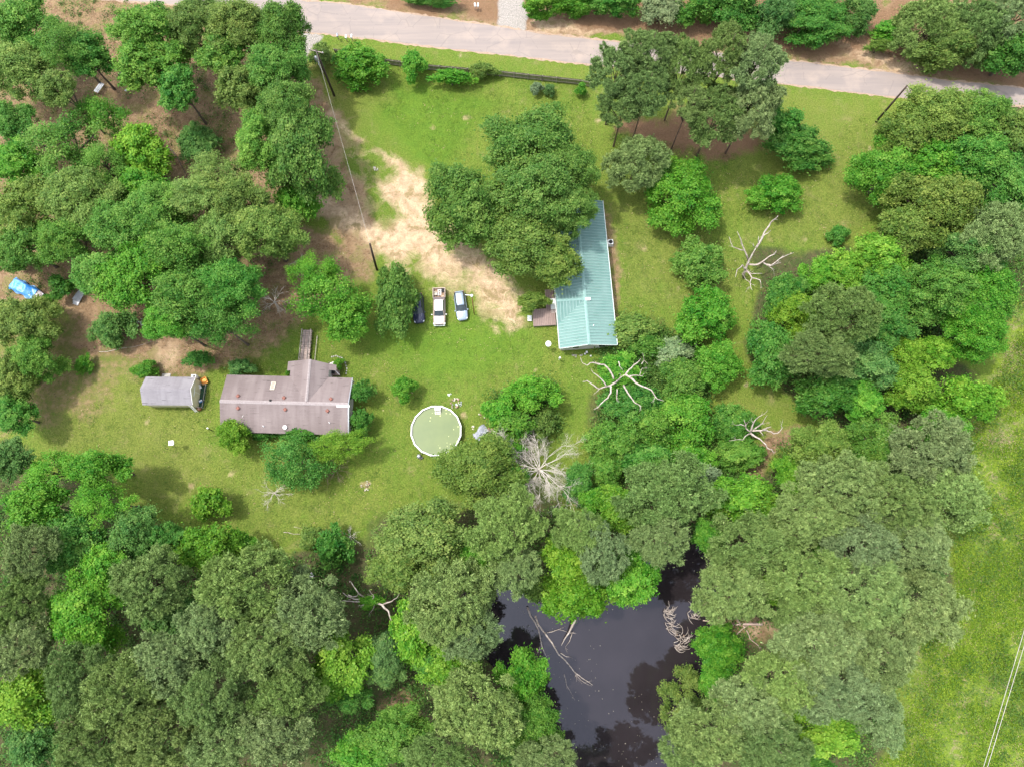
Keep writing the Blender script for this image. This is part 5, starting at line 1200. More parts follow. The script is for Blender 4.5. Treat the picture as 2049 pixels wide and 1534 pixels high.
# round pool ------------------------------------------------------------
pc = at(872.5, 861, 1.25); PR = mpp(872, 861, 1.25)*50
pool = thing('round_pool', (pc.x, pc.y, 0), 0, 'round above ground pool full of murky green water, with a white rim', 'pool')
NS = 16; ring = [(math.cos(2*math.pi*(i+.5)/NS), math.sin(2*math.pi*(i+.5)/NS)) for i in range(NS)]
def polyring(r0, r1, z0, z1):
    mb = MB(); mb.loft([[(x*r, y*r, z) for x, y in ring] for r, z in ((r1, z0), (r1, z1), (r0, z1), (r0, z0))] + [[(x*r1, y*r1, z0) for x, y in ring]], smooth=False, cap=False); return mb
polyring(PR-.06, PR, 0, 1.2).build('wall', simple('pool_wall', (.30, .32, .34), (.2, .22, .25), 1.5, .5), pool)
polyring(PR-.08, PR+.11, 1.2, 1.27).build('rim', M['white_paint'], pool)
def pool_water():
    m, nt, p = mat_new('algae_water'); v = coords(nt)
    vo = node(nt, 'ShaderNodeTexVoronoi'); vo.inputs['Scale'].default_value = 1.6; nt.links.new(v, vo.inputs['Vector'])
    fl = math_(nt, 'MULTIPLY', math_(nt, 'LESS_THAN', vo.outputs['Distance'], .13), math_(nt, 'GREATER_THAN', noise(nt, .45, 2, .5, v), .54))
    col = mix(nt, mrange(nt, noise(nt, .3, 4, .6, v), .35, .65), (.105, .145, .050), (.128, .168, .056)); col = mix(nt, fl, col, (.5, .52, .22))
    nt.links.new(col, p.inputs['Base Color']); p.inputs['Roughness'].default_value = .12; return m
MB().prism([(x*(PR-.07), y*(PR-.07)) for x, y in ring], .9, 1.02).build('water', pool_water(), pool)
for i in range(NS):
    x, y = ring[i]; MB().bar((x*(PR+.05), y*(PR+.05), 0), (x*(PR+.05), y*(PR+.05), 1.2), .14, .1).build('upright', M['white_paint'], pool)
q = at(876, 818, 1.3); o = thing('pool_ladder', (q.x, q.y-.1, 0), 0, 'white step ladder straddling the top edge of the pool', 'ladder')
MB().box((0, .1, 1.42), (.85, .55, .06)).build('platform', M['white_paint'], o)
for x in (-.4, .4):
    MB().bar((x, .75, 0), (x, .3, 1.4), .07).build('side_rail', M['white_paint'], o); MB().bar((x, -.9, .7), (x, -.12, 1.4), .07).build('side_rail', M['white_paint'], o)
    MB().tube([(x, .35, 1.4), (x, .3, 1.95), (x, -.1, 1.95), (x, -.15, 1.4)], .03, 6).build('handrail', M['white_paint'], o)
for i in range(3): MB().box((0, .68-.12*i, .3+.35*i), (.8, .22, .05)).build('tread', M['white_paint'], o); MB().box((0, -.35-.22*i, 1.2-.15*i), (.8, .2, .05)).build('tread', M['pale_trash'], o)
q = at(838, 912, .5); o = thing('pool_pump', (q.x, q.y, 0), 0, 'grey round filter pump beside the lower left of the pool', 'pump')
MB().lathe((0, 0, 0), [(.3, 0), (.34, .3), (.3, .6), (.12, .72), (.05, .72)], 16).build('tank', M['grey_metal'], o); MB().box((.35, -.25, .16), (.5, .28, .3), .4).build('motor', M['dark_metal'], o, bevel=.03)
MB().tube([(0, 0, .6), (.2, .3, .55), (.35, .6, .6)], .04, 6).build('hose', M['rubber'], o)

def heap(name, u, v, r, mats, n, label, cat, seed, h=.3, sz=.3):
    q = at(u, v); o = thing(name, (q.x, q.y, 0), 0, label, cat); rs = random.Random(seed)
    for mt in mats:
        for i in range(n):
            mb = MB()
            a = rs.uniform(0, 6.28); d = r*math.sqrt(rs.random()); w_ = sz*rs.uniform(.4, 1.3)
            mx = Matrix.Translation((d*math.cos(a), d*math.sin(a), h*rs.random()*(1-d/r*.6)+.05)) @ Matrix.Rotation(rs.uniform(0, 6.28), 4, 'Z') @ Matrix.Rotation(rs.uniform(-.5, .5), 4, 'X')
            mb.box((0, 0, 0), (w_, w_*rs.uniform(.25, .9), .05+.12*rs.random()), M=mx, taper=rs.uniform(.6, 1)); mb.build('piece', M[mt], o)
    return o
heap('trash_heap', 912, 808, .85, ['pale_trash', 'grey_metal', 'brown_stuff'], 8, 'heap of white and tan rubbish on the lawn right of the pool ladder', 'rubbish', 5)
heap('brush_pile', 985, 866, .9, ['brown_stuff', 'pale_trash'], 14, 'heap of cut tan brush right of the grey tarp by the pool', 'brush pile', 6, .4)
heap('brush_pile', 968, 826, .8, ['brown_stuff', 'pale_trash'], 10, 'loose brown brush against the bright bushes east of the pool', 'brush pile', 7, .3, .22)
heap('white_debris', 281, 648, .8, ['white_paint', 'brown_stuff'], 12, 'scattered white debris beside the glossy dark bush in the west yard', 'debris', 8, .3, .3)
heap('leaf_pile', 733, 972, .75, ['brown_stuff', 'pale_trash'], 12, 'brown mound of cut wood around a stump on the south lawn', 'mound', 9, .2, .22)
heap('rock_ring', 752, 338, .45, ['pale_trash', 'concrete'], 8, 'ring of pale stones on the grass left of the sandy drive', 'stones', 10, .1, .2)
heap('scrap_pile', 1362, 1272, .0+.6, ['brown_stuff'], 5, 'driftwood scraps caught at the right side of the pond', 'driftwood', 11, .1, .25).location[2] = -.72
heap('paper_scraps', 900, 789, .22, ['white_plastic'], 3, 'small white scraps on the lawn just above the rubbish heap', 'scraps', 12, .05, .3)
heap('paper_scraps', 945, 856, .3, ['pale_trash'], 4, 'cream scraps between the pool and the grey tarp', 'scraps', 13, .05, .3)
q = at(962, 866); o = thing('grey_tarp', (q.x, q.y, 0), .6, 'crumpled grey blue tarp lying on the lawn right of the pool', 'tarp')
rs = np.random.RandomState(3); nx_, ny_ = 17, 14; xs, ys = np.meshgrid(np.linspace(-1.15, 1.15, nx_), np.linspace(-.7, .7, ny_)); zz = .28*np.exp(-(xs**2+ys**2)) + .16*rs.rand(ny_, nx_)
tm = grid_mesh('tarp', (xs+rs.normal(size=xs.shape)*.05).ravel(), (ys+.25*np.sin(xs*2)+rs.normal(size=xs.shape)*.05).ravel(), zz.ravel(), nx_, ny_); tm.materials.append(M['grey_tarp']); t_ = bpy.data.objects.new('sheet', tm); C.objects.link(t_); t_.parent = o

# ------------------------------------------------------------------ vehicles
def loft_body(st, name, mat, root, bevel=0):
    rings = []
    for x, w, z0, z1 in st:
        zm = z0 + (z1-z0)*.45; rings.append([(x, -w*.9, z0), (x, -w, zm), (x, -w*.96, z1-.09), (x, -w*.8, z1-.01), (x, 0, z1+.02), (x, w*.8, z1-.01), (x, w*.96, z1-.09), (x, w, zm), (x, w*.9, z0)])
    return MB().loft(rings).build(name, mat, root)
def wheels(root, xs, w, r=.34):
    for x in xs:
        for s_ in (-1, 1):
            t = MB().lathe((x, s_*(w-.1), r), [(r*.62, -.1), (r*.95, -.11), (r, -.06), (r, .06), (r*.95, .11), (r*.62, .1)], 18, 'y').build('wheel', M['rubber'], root)
            MB().lathe((x, s_*(w-.1)+s_*.06, r), [(r*.6, -.03), (r*.6, .03), (r*.15, .05)], 12, 'y').build('rim', M['rim'], t)
def glasshouse(root, xb0, xb1, xt0, xt1, wb, wt, zb, zt, roof_mat, rear=True, frame=None):
    # windshield, rear window, side windows and roof as separate parts
    def quad(nm, P, mt): return MB().slab(P, .03).build(nm, mt, root)
    quad('windshield', [(xb1, -wb*.93, zb), (xb1+.1, 0, zb), (xb1, wb*.93, zb), (xt1, wt*.95, zt-.02), (xt1+.06, 0, zt), (xt1, -wt*.95, zt-.02)], M['glass_dark'])
    if rear: quad('rear_window', [(xb0, -wb*.9, zb), (xb0, wb*.9, zb), (xt0, wt*.93, zt-.02), (xt0, -wt*.93, zt-.02)], M['glass_dark'])
    for s_ in (-1, 1): quad('side_window', [(xb0+.05, s_*wb, zb), (xb1-.03, s_*wb, zb), (xt1-.02, s_*wt, zt-.03), (xt0+.02, s_*wt, zt-.03)], M['glass_dark'])
    MB().loft([[(x, -w_, zt-.03), (x, -w_*.9, z_), (x, -w_*.4, z_+.035), (x, w_*.4, z_+.035), (x, w_*.9, z_), (x, w_, zt-.03)] for x, w_, z_ in ((xt0-.06, wt*.9, zt), (xt0+.15, wt, zt+.03), ((xt0+xt1)/2, wt*1.02, zt+.05), (xt1-.12, wt, zt+.03), (xt1+.05, wt*.9, zt))]).build('roof', roof_mat, root)
    for s_ in (-1, 1):
        MB().bar((xb1-.02, s_*wb*.98, zb), (xt1, s_*wt, zt), .07).build('pillar', frame or roof_mat, root)
        MB().bar((xb0+.02, s_*wb*.98, zb), (xt0, s_*wt, zt), .09).build('pillar', frame or roof_mat, root)
def mirrors(root, x, w, z, mat):
    for s_ in (-1, 1): MB().box((x, s_*(w+.1), z), (.14, .2, .16)).build('mirror', mat, root, bevel=.03)
def head(root, x, w, z):
    for s_ in (-1, 1): MB().box((x, s_*w, z), (.28, .3, .14), s_*-.5).build('headlight', M['headlight'], root, bevel=.03)
def vehicle(name, rear_px, front_px, label, cat):
    a = at(*rear_px, .9); b = at(*front_px, .9); c = (a+b)/2; d = b-a; return thing(name, (c.x, c.y, 0), math.atan2(d.y, d.x), label, cat), Vector((d.x, d.y, 0)).length
def car(rear, front, label, paint_m, name='parked_car'):
    r_, L = vehicle(name, rear, front, label, 'car'); s = L/4.8
    loft_body([(x*s, w, a, b) for x, w, a, b in [(-2.4, .6, .4, .72), (-2.32, .76, .3, .9), (-1.9, .88, .24, .97), (-1, .92, .2, .98), (.4, .92, .2, .97), (1.0, .91, .22, .95), (1.7, .88, .24, .86), (2.15, .78, .28, .76), (2.38, .55, .34, .62)]], 'body', paint_m, r_)
    glasshouse(r_, -2.2*s, 1.0*s, -1.85*s, .1*s, .80, .62, .93, 1.42, paint_m, frame=M['dark_metal'])
    wheels(r_, (-1.45*s, 1.45*s), .93); mirrors(r_, .85*s, .9, 1.0, paint_m); head(r_, 2.08*s, .62, .68)
    MB().box((2.36*s, 0, .52), (.08, .9, .16)).build('grille', M['dark_metal'], r_); MB().box((-2.36*s, 0, .55), (.1, 1.3, .2)).build('rear_bumper', paint_m, r_, bevel=.04)
    for s_ in (-1, 1): MB().box((-2.3*s, s_*.68, .78), (.1, .25, .14)).build('taillight', M['brick_red'], r_)
    mb = MB(); [mb.bar((.95*s, y, .965), (2.0*s, y*.85, .80), .025, .012) for y in (-.45, .45)]; mb.build('hood_crease', M['grey_metal'], r_)
    return r_
car((918, 582), (926, 640), 'silver blue hatchback parked nose down at the end of the sandy drive', M['silver_blue'])
car((834, 586), (839, 646), 'dark navy car mostly hidden under the oak left of the pickup', M['navy'])
tk, L = vehicle('pickup_truck', (878.5, 577), (879, 652), 'white roofed tan pickup truck with a loaded bed, parked left of the silver blue car', 'pickup truck'); s = L/6.2
loft_body([(x*s, w, a, b) for x, w, a, b in [(-1.5, .95, .35, 1.08), (-.9, .96, .32, 1.1), (.6, .97, .32, 1.12), (1.5, .97, .32, 1.12), (1.7, .97, .34, 1.12), (2.4, .94, .36, 1.06), (2.8, .88, .42, .98), (2.92, .78, .5, .85)]], 'body', M['tan_paint'], tk)
loft_body([(1.62*s, .72, 1.0, 1.16), (2.2*s, .74, 1.0, 1.135), (2.72*s, .66, .9, 1.03), (2.82*s, .5, .85, .95)], 'hood', M['white_car'], tk)
glasshouse(tk, -.98*s, 1.58*s, -.85*s, .85*s, .82, .68, 1.08, 1.72, M['white_car'], frame=M['tan_paint'])
MB().box((-2.3*s, 0, .62), (1.62*s, 1.75, .08)).build('bed_floor', M['brown_stuff'], tk)
for s_ in (-1, 1): MB().box((-2.3*s, s_*.93, .85), (1.66*s, .1, .55)).build('bed_side', M['tan_paint'], tk, bevel=.02)
MB().box((-3.08*s, 0, .85), (.1, 1.76, .5)).build('tailgate', M['tan_paint'], tk, bevel=.02)
MB().box((-3.16*s, 0, .5), (.12, 1.8, .18)).build('rear_bumper', M['grey_metal'], tk); MB().box((2.95*s, 0, .55), (.16, 1.75, .26)).build('front_bumper', M['pale_trim'], tk, bevel=.05)
MB().box((2.9*s, 0, .82), (.08, 1.1, .22)).build('grille', M['dark_metal'], tk); head(tk, 2.72*s, .78, .9)
wheels(tk, (-2.1*s, 2.0*s), .98, .39); mirrors(tk, 1.35*s, 1.0, 1.2, M['white_car'])
for s_ in (-1, 1): MB().box((-3.1*s, s_*.9, .85), (.08, .12, .3)).build('taillight', M['brick_red'], tk)
MB().box((-1.28*s, 0, 1.08), (.5, 1.78, .36)).build('toolbox', simple('toolbox_paint', (.12, .09, .095), (.09, .07, .07), 3, .5), tk, bevel=.03)
def in_bed(name, x, y, label, cat, build):
    bpy.context.view_layer.update(); p = tk.matrix_world @ Vector((x*s, y, .67)); o = thing(name, p, tk.rotation_euler[2], label, cat); build(o); return o
def f_rack(o):
    for y in (-.22, .22): MB().bar((-.5, y, .38), (.5, y, .38), .07).build('side_rail', M['white_plastic'], o)
    for x in (-.45, -.15, .15, .45): MB().bar((x, -.22, .38), (x, .22, .38), .06).build('rung', M['white_plastic'], o)
    for x in (-.45, .45): MB().bar((x, 0, 0), (x, 0, .36), .08).build('leg', M['dark_metal'], o)
in_bed('metal_rack', -2.35, .08, 'pale metal rack lying in the middle of the pickup bed', 'rack', f_rack)
def f_crate(o):
    MB().box((0, 0, .17), (.55, .42, .04)).build('base', M['pale_trash'], o)
    for x, y, a, b in ((-.27, 0, .04, .42), (.27, 0, .04, .42), (0, .2, .5, .04), (0, -.2, .5, .04)): MB().box((x, y, .3), (a, b, .3)).build('side', M['pale_trash'], o)
in_bed('crate', -2.2, -.55, 'tan open crate on the right side of the pickup bed', 'crate', f_crate)
in_bed('tire', -2.75, .6, 'dark spare tire in the rear corner of the pickup bed', 'tire', lambda o: MB().lathe((0, 0, .12), [(.17, -.1), (.3, -.11), (.33, 0), (.3, .11), (.17, .1)], 18).build('tread', M['rubber'], o))
in_bed('cardboard_box', -1.75, .55, 'orange brown cardboard box beside the toolbox in the pickup bed', 'box', lambda o: (MB().box((0, 0, .15), (.4, .4, .3)).build('box', simple('cardboard', (.42, .26, .15), (.35, .2, .12), 3, .9), o), MB().box((0, 0, .305), (.08, .4, .01)).build('tape', M['pale_trash'], o)))
# blue covered car
cv, L = vehicle('covered_car', (23, 565), (81, 595), 'old car under a blue tarp with its pale faded nose bare', 'car'); s = L/4.8
faded = simple('faded_paint', (.5, .43, .45), (.36, .3, .32), 2, .5)
loft_body([(x*s, w, a, b) for x, w, a, b in [(-2.3, .6, .4, .72), (-1.9, .8, .24, .9), (0, .86, .2, .93), (1.6, .86, .24, .9), (2.1, .82, .28, .84), (2.36, .7, .34, .7)]], 'body', faded, cv)
wheels(cv, (-1.45*s, 1.45*s), .9); MB().box((2.42*s, 0, .5), (.14, 1.5, .2)).build('bumper', M['dark_metal'], cv, bevel=.03); MB().box((2.36*s, 0, .68), (.06, 1.1, .1)).build('grille', M['dark_metal'], cv)
for s_ in (-1, 1): MB().box((2.3*s, s_*.62, .7), (.1, .22, .14)).build('headlight', M['headlight'], cv)
tp = thing('blue_tarp', cv.location, cv.rotation_euler[2], 'bright blue plastic tarp with white worn patches draped over the car at the left edge', 'tarp')
nx_, ny_ = 40, 22; xs, ys = np.meshgrid(np.linspace(-2.62, 1.5, nx_)*s, np.linspace(-1.28, 1.28, ny_))
prof_x = np.array([-2.7, -2.4, -2.1, -1.6, -.9, .1, .8, 1.2, 1.7])*s; prof_z = np.array([.45, .86, 1.02, 1.28, 1.46, 1.46, 1.08, 1.0, .97])
zt_ = np.interp(xs, prof_x, prof_z); e = np.clip((np.abs(ys)-.72)/.35, 0, 1); zz = zt_*(1-e) + e*(.38+.1*np.sin(xs*5))
rs = np.random.RandomState(8); zz += .05*np.sin(xs*3.1+ys*4) + .03*rs.rand(ny_, nx_); yy = np.sign(ys)*np.minimum(np.abs(ys), .98+.10*np.sin(xs*3.3)+(np.abs(ys)-.98)*.2)
tm = grid_mesh('tarp', xs.ravel(), yy.ravel(), zz.ravel(), nx_, ny_); tm.materials.append(M['blue_tarp']); t_ = bpy.data.objects.new('sheet', tm); C.objects.link(t_); t_.parent = tp
so = t_.modifiers.new('t', 'SOLIDIFY'); so.thickness = .02
tm.update()

# ------------------------------------------------------------------ poles, wires, fence, mailboxes
def pole(base, top, h, label, arm=True, transformer=False):
    b = at(*base); t = at(*top, h); o = thing('utility_pole', (b.x, b.y, 0), 0, label, 'utility pole'); d = Vector((t.x-b.x, t.y-b.y, h))
    MB().tube([(0, 0, -.3), d*.5, d], [.19, .165, .13], 10).build('pole', M['pole_wood'], o)
    if arm:
        MB().bar(d*.97+Vector((-1.1, .3, 0)), d*.97+Vector((1.1, -.3, 0)), .12).build('crossarm', M['grey_wood'], o)
        for k in (-1, 0, 1): p = d*.97+Vector((k, -.28*k, .08)); MB().lathe(tuple(p), [(.05, 0), (.07, .08), (.04, .16)], 8).build('insulator', M['white_plastic'], o)
    if transformer:
        p = d*.86; MB().lathe((p.x-.4, p.y-.25, p.z-.5), [(.24, 0), (.26, .1), (.26, .8), (.1, .95)], 14).build('transformer', M['grey_metal'], o)
        MB().tube([(d*.8)+Vector((-.3, -.1, 0)), (d*.75)+Vector((-.35, -.3, 0)), d*.55+Vector((-.2, -.2, 0))], .05, 6).build('conduit', M['white_plastic'], o)
    return o, b + d
p1, T1 = pole((669, 192), (632, 100), 11.4, 'tall dark utility pole with crossarm and transformer at the top of the driveway', True, True)
p2, T2 = pole((754, 540), (740, 488), 9.3, 'dark utility pole with a bare top beside the middle of the sandy drive', False)
p3, T3 = pole((1753, 244), (1815, 172), 9.5, 'bare dark utility pole on the lawn edge near the road at right', False)
def cable(a, b, sag, r, label, name='overhead_cable', mat='wire'):
    a = Vector(a); b = Vector(b); pts = [a.lerp(b, i/24) - Vector((0, 0, sag*4*(i/24)*(1-i/24))) for i in range(25)]
    o = MB().tube(pts, r, 5).build(name, M[mat]); return tag(o, label, 'cable')
cable(T1, T2, .5, .017, 'pale service cable hanging between the two driveway utility poles')
x0 = at(1968, 1534, 11); x1 = at(2049, 1262, 11); d = (x1-x0).normalized(); cable(x0-d*35, x1+d*150, .0, .036, 'pale power line over the lower right meadow, left one of two')
x0 = at(1976, 1534, 11); x1 = at(2049, 1292, 11); d = (x1-x0).normalized(); cable(x0-d*35, x1+d*150, .0, .036, 'pale power line over the lower right meadow, right one of two')
# yard light beside the silver car
b = at(949, 629); t = at(944, 592, 8.2); o = thing('yard_light', (b.x, b.y, 0), 0, 'thin pole with a round white lamp and side arm right of the silver blue car', 'lamp'); d = Vector((t.x-b.x, t.y-b.y, 8.2))
MB().tube([(0, 0, 0), d*.6, d], [.075, .065, .05], 8).build('pole', M['rust'], o)
MB().tube([d, d+Vector((-.35, .05, .1)), d+Vector((-.95, .12, .05))], .045, 6).build('arm', M['white_paint'], o)
MB().lathe(tuple(d), [(.05, -.1), (.2, 0), (.22, .1), (.12, .22), (.02, .24)], 14).build('lamp_head', M['white_paint'], o)
# white box on a post, dark post
b = at(350, 894); o = thing('birdhouse', (b.x, b.y, 0), R(8), 'square white birdhouse on a thin post in the south lawn below the shed', 'birdhouse')
t = at(343, 887, 2.6) - b; MB().tube([(0, 0, 0), (t.x, t.y, 2.3)], .04, 8).build('post', M['grey_wood'], o); MB().box((t.x, t.y, 2.45), (.55, .55, .4)).build('box', M['white_paint'], o, bevel=.02); MB().box((t.x, t.y, 2.68), (.7, .7, .05)).build('lid', M['white_paint'], o)
b = at(424, 861); t = at(415, 856, 1.6)-b; o = thing('clothesline_post', (b.x, b.y, 0), 0, 'short dark post with a pale cap left of the yellow green bush', 'post'); MB().tube([(0, 0, 0), (t.x, t.y, 1.5)], .06, 8).build('post', M['dark_metal'], o); MB().box((t.x, t.y, 1.55), (.22, .16, .12)).build('cap', M['white_plastic'], o)
# fence
FP = [(668, 97), (770, 117), (850, 128), (1000, 141), (1165, 159), (1182, 163)]
fp = [at(u, v, 1.5) for u, v in FP]; o = thing('wooden_fence', (fp[2].x, fp[2].y, 0), 0, 'grey wooden fence with posts running along the lawn below the road', 'fence')
mb = MB(); rl = MB(); posts = []; rf_ = random.Random(9)
for p0, p1_ in zip(fp[:-1], fp[1:]):
    L = (p1_-p0).length; d = (p1_-p0).normalized(); n = int(L/.15); ang = math.atan2(d.y, d.x)
    for i in range(n):
        q = p0 + d*(i+.5)*L/n; hh = 1.42+rf_.uniform(-.05, .05); mb.box((q.x, q.y, hh/2), (.125, .02, hh), ang)
    for z in (.35, 1.2): rl.bar((p0.x, p0.y-.05, z), (p1_.x, p1_.y-.05, z), .05, .09)
    for i in range(int(L/2.4)): posts.append(p0 + d*(i*2.4))
posts.append(fp[-1])
rel(mb, o).build('pickets', M['fence'], o); rel(rl, o).build('rails', M['grey_wood'], o)
for q in posts: rel(MB().box((q.x, q.y-.11, .78), (.1, .1, 1.56)), o).build('post', M['grey_wood'], o)
def mailbox(u, v, mat, label, rz=0, g='mailboxes by the road'):
    b = at(u, v); o = thing('mailbox', (b.x, b.y, 0), rz, label, 'mailbox', g)
    MB().box((0, 0, .5), (.1, .1, 1.0)).build('post', M['grey_wood'], o)
    mb = MB(); prof = [(-.15, 0), (.15, 0), (.15, .18), (.1, .27), (0, .3), (-.1, .27), (-.15, .18)]
    mb.loft([[(x, y, 1.0+z) for x, z in prof] for y in (-.32, .32)], smooth=False).build('box', M[mat], o); MB().box((.17, .1, 1.2), (.02, .05, .16)).build('flag', M['brick_red'], o)
mailbox(678, 80, 'grey_metal', 'grey mailbox nearest the driveway mouth, left of two white ones', .1); mailbox(695, 83, 'white_paint', 'white mailbox in the middle of the roadside group above the wide bush'); mailbox(706, 82, 'white_paint', 'right hand white mailbox of the roadside group', -.1)
mailbox(951, 20, 'white_paint', 'white mailbox left of the gravel lane at the top edge', .1, None); mailbox(957, 20, 'white_paint', 'white mailbox nearest the gravel lane at the top edge', -.1, None)
# north-west clearing
b = at(203, 181); o = thing('metal_bench', (b.x, b.y, 0), R(-28), 'pale metal bench table in the shade of the north west clearing', 'bench')
for x in (-.3, 0, .3): MB().box((x, 0, .74), (.24, 1.9, .05)).build('top_slat', M['grey_metal'], o)
for y in (-.7, .7):
    MB().bar((-.35, y, 0), (.35, y, .7), .06).build('leg', M['dark_metal'], o); MB().bar((.35, y, 0), (-.35, y, .7), .06).build('leg', M['dark_metal'], o)
b = at(250, 156); o = thing('barbecue_grill', (b.x, b.y, 0), .3, 'black barrel grill with a shelf at the top of the north west clearing', 'grill')
MB().lathe((0, 0, .95), [(.05, -.55), (.33, -.55), (.33, .55), (.05, .55)], 16, 'x').build('barrel', M['dark_metal'], o); MB().lathe((.4, 0, 1.2), [(.07, 0), (.07, .6)], 10).build('chimney', M['dark_metal'], o); MB().box((0, -.5, .8), (1.0, .35, .04)).build('shelf', M['dark_metal'], o)
for x, y in ((-.45, -.25), (.45, -.25), (-.45, .25), (.45, .25)): MB().bar((x, y, 0), (x, y, .8), .05).build('leg', M['dark_metal'], o)
bucket(252, 180, 'pale bucket standing in the north west clearing below the grill', r=.25, h=.45)
b = at(160, 592); o = thing('corrugated_sheet', (b.x, b.y, 0), R(-27), 'silvery corrugated metal sheets lying on the litter in the west yard', 'metal sheet')
for k_, (dx, dy, rz_) in enumerate(((0, 0, 0), (.15, -.25, .08), (-.12, .3, -.06))):
    nx_, ny_ = 25, 12; xs, ys = np.meshgrid(np.linspace(-.45, .45, nx_), np.linspace(-1.35, 1.35, ny_)); zz = .12+.06*k_+.035*np.sin(xs*42)+.03*np.sin(ys*2+k_)
    tm = grid_mesh('sheet', xs.ravel(), ys.ravel(), zz.ravel(), nx_, ny_); tm.materials.append(simple('galvanised', (.55, .55, .56), (.42, .42, .43), 2, .4, .4) if k_ == 0 else bpy.data.materials['galvanised'])
    t_ = bpy.data.objects.new('sheet', tm); C.objects.link(t_); t_.parent = o; t_.location = (dx, dy, 0); t_.rotation_euler[2] = rz_; so = t_.modifiers.new('t', 'SOLIDIFY'); so.thickness = .012
# discarded things on the lower wood edge
b = at(547, 1118, .4); o = thing('red_couch', (b.x, b.y, 0), R(100), 'faded red couch dumped at the edge of the lower wood', 'couch')
MB().box((0, 0, .25), (2.0, .85, .4)).build('base', M['wicker'], o, bevel=.06); MB().box((0, .42, .62), (2.0, .25, .5)).build('backrest', M['wicker'], o, bevel=.08)
for x in (-.95, .95): MB().box((x, 0, .45), (.22, .85, .5)).build('armrest', M['wicker'], o, bevel=.08)
for x in (-.42, .42): MB().box((x, -.06, .52), (.8, .65, .14)).build('cushion', M['wicker'], o, bevel=.05)
b = at(622, 1150, .4); o = thing('white_crate', (b.x, b.y, 0), .6, 'small white open box lying among the lower wood weeds', 'crate')
MB().box((0, 0, .1), (.55, .6, .05)).build('base', M['white_plastic'], o)
for x, y, w1_, w2_ in ((-.27, 0, .04, .6), (.27, 0, .04, .6), (0, .3, .5, .04), (0, -.3, .5, .04)): MB().box((x, y, .24), (w1_, w2_, .3)).build('side', M['white_plastic'], o)

# ------------------------------------------------------------------ dead trees and fallen wood
def twig(mb, p, d, L, r, depth, rs, spread=.7, flat=.5, n=5):
    k = max(2, n-1); pts = [p]; dd = d.normalized()
    for i in range(k):
        dd = (dd + Vector((rs.uniform(-1, 1), rs.uniform(-1, 1), rs.uniform(-flat, flat)*.6))*.28).normalized(); pts.append(pts[-1] + dd*L/k)
    mb.tube(pts, [r*(1-.75*i/k) for i in range(k+1)], 5 if r > .04 else 4)
    if depth:
        for i in range(rs.choice((4, 5, 6)) if depth > 1 else 4):
            q = pts[rs.randint(1, k)]; nd = (dd + Vector((rs.uniform(-1, 1), rs.uniform(-1, 1), rs.uniform(-flat, flat)))*spread).normalized()
            twig(mb, q, nd, L*rs.uniform(.4, .65), r*.5, depth-1, rs, spread, flat, n)
def limbs(root, lines, f, ox, oy, zf, r, mat, seed, extra=2, name='limb'):
    # each limb follows its own polyline; zf gives start and end height
    rs = random.Random(seed); L0 = root.location
    for ln in lines:
        pts, z0, z1 = ln[:3]; rr = (ln[3] if len(ln) > 3 else r)*.82; n = len(pts); P = []
        for i, (x, y) in enumerate(pts): P.append(at(x/f+ox, y/f+oy, z0+(z1-z0)*i/(n-1)) - L0)
        mb = MB(); S = [P[0]]
        for a, b in zip(P[:-1], P[1:]): S.append(a.lerp(b, .5)+Vector((rs.uniform(-1, 1), rs.uniform(-1, 1), rs.uniform(-.5, .5)))*(b-a).length*.07); S.append(b)
        m = len(S); mb.tube(S, [rr*(1-.75*i/(m-1)) for i in range(m)], 7)
        for k in range(extra):
            i = rs.randint(m//3, m-1); q = S[i]; dr_ = (S[i]-S[max(0, i-1)]).normalized()
            twig(mb, q, dr_ + Vector((rs.uniform(-1, 1), rs.uniform(-1, 1), rs.uniform(-.3, .6))), rs.uniform(.5, 1.1), rr*.3, 1, rs)
        mb.build(name, mat, root, fix=False)
W_ = M['dead_wood']
b = at(1487, 556); dt = thing('dead_tree', (b.x, b.y, -.02), 0, 'big bleached white dead tree at the lower end of the east lawn', 'dead tree')
limbs(dt, [([(745, 1150), (770, 1060), (850, 850), (960, 650)], 0, 6, .34), ([(960, 650), (1080, 450), (1140, 330), (1210, 220), (1280, 160), (1335, 105)], 6, 11, .22), ([(830, 860), (760, 680), (700, 500), (640, 370)], 3.5, 7.5, .17), ([(750, 690), (640, 660), (560, 630), (530, 560), (500, 460)], 5, 6.5, .11),
 ([(830, 930), (960, 940), (1080, 880), (1180, 800), (1270, 760), (1310, 700)], 3, 5.5, .2), ([(1090, 905), (1200, 960), (1300, 890), (1430, 800), (1610, 730)], 4, 6.5, .14), ([(1140, 930), (1240, 950), (1390, 900)], 4.2, 5, .13), ([(1160, 950), (1280, 1020)], 4.4, 4.4, .08),
 ([(780, 1050), (880, 1090), (1070, 1085)], 2.2, 2.4, .15), ([(800, 1030), (890, 1160), (1030, 1200), (1045, 1265)], 2.4, 4.5, .16), ([(890, 1160), (860, 1240), (780, 1180), (720, 1080)], 3.4, 3.6, .1), ([(860, 1240), (870, 1310), (900, 1370)], 3.8, 4.4, .09), ([(870, 1310), (800, 1340)], 4, 4.2, .06),
 ([(780, 1030), (730, 940), (640, 1020), (610, 1150)], 2.5, 5, .15), ([(930, 640), (910, 565)], 6, 6.6, .08), ([(1000, 560), (1005, 450)], 6.5, 7.4, .1), ([(1080, 450), (1160, 400), (1215, 350)], 8, 8.8, .1)], 8.52, 1400, 420, None, .15, W_, 1, 1)
b = at(1234, 762); dt = thing('dead_tree', (b.x, b.y, -.02), 0, 'bleached dead tree poking through vines below the metal roofed house', 'dead tree')
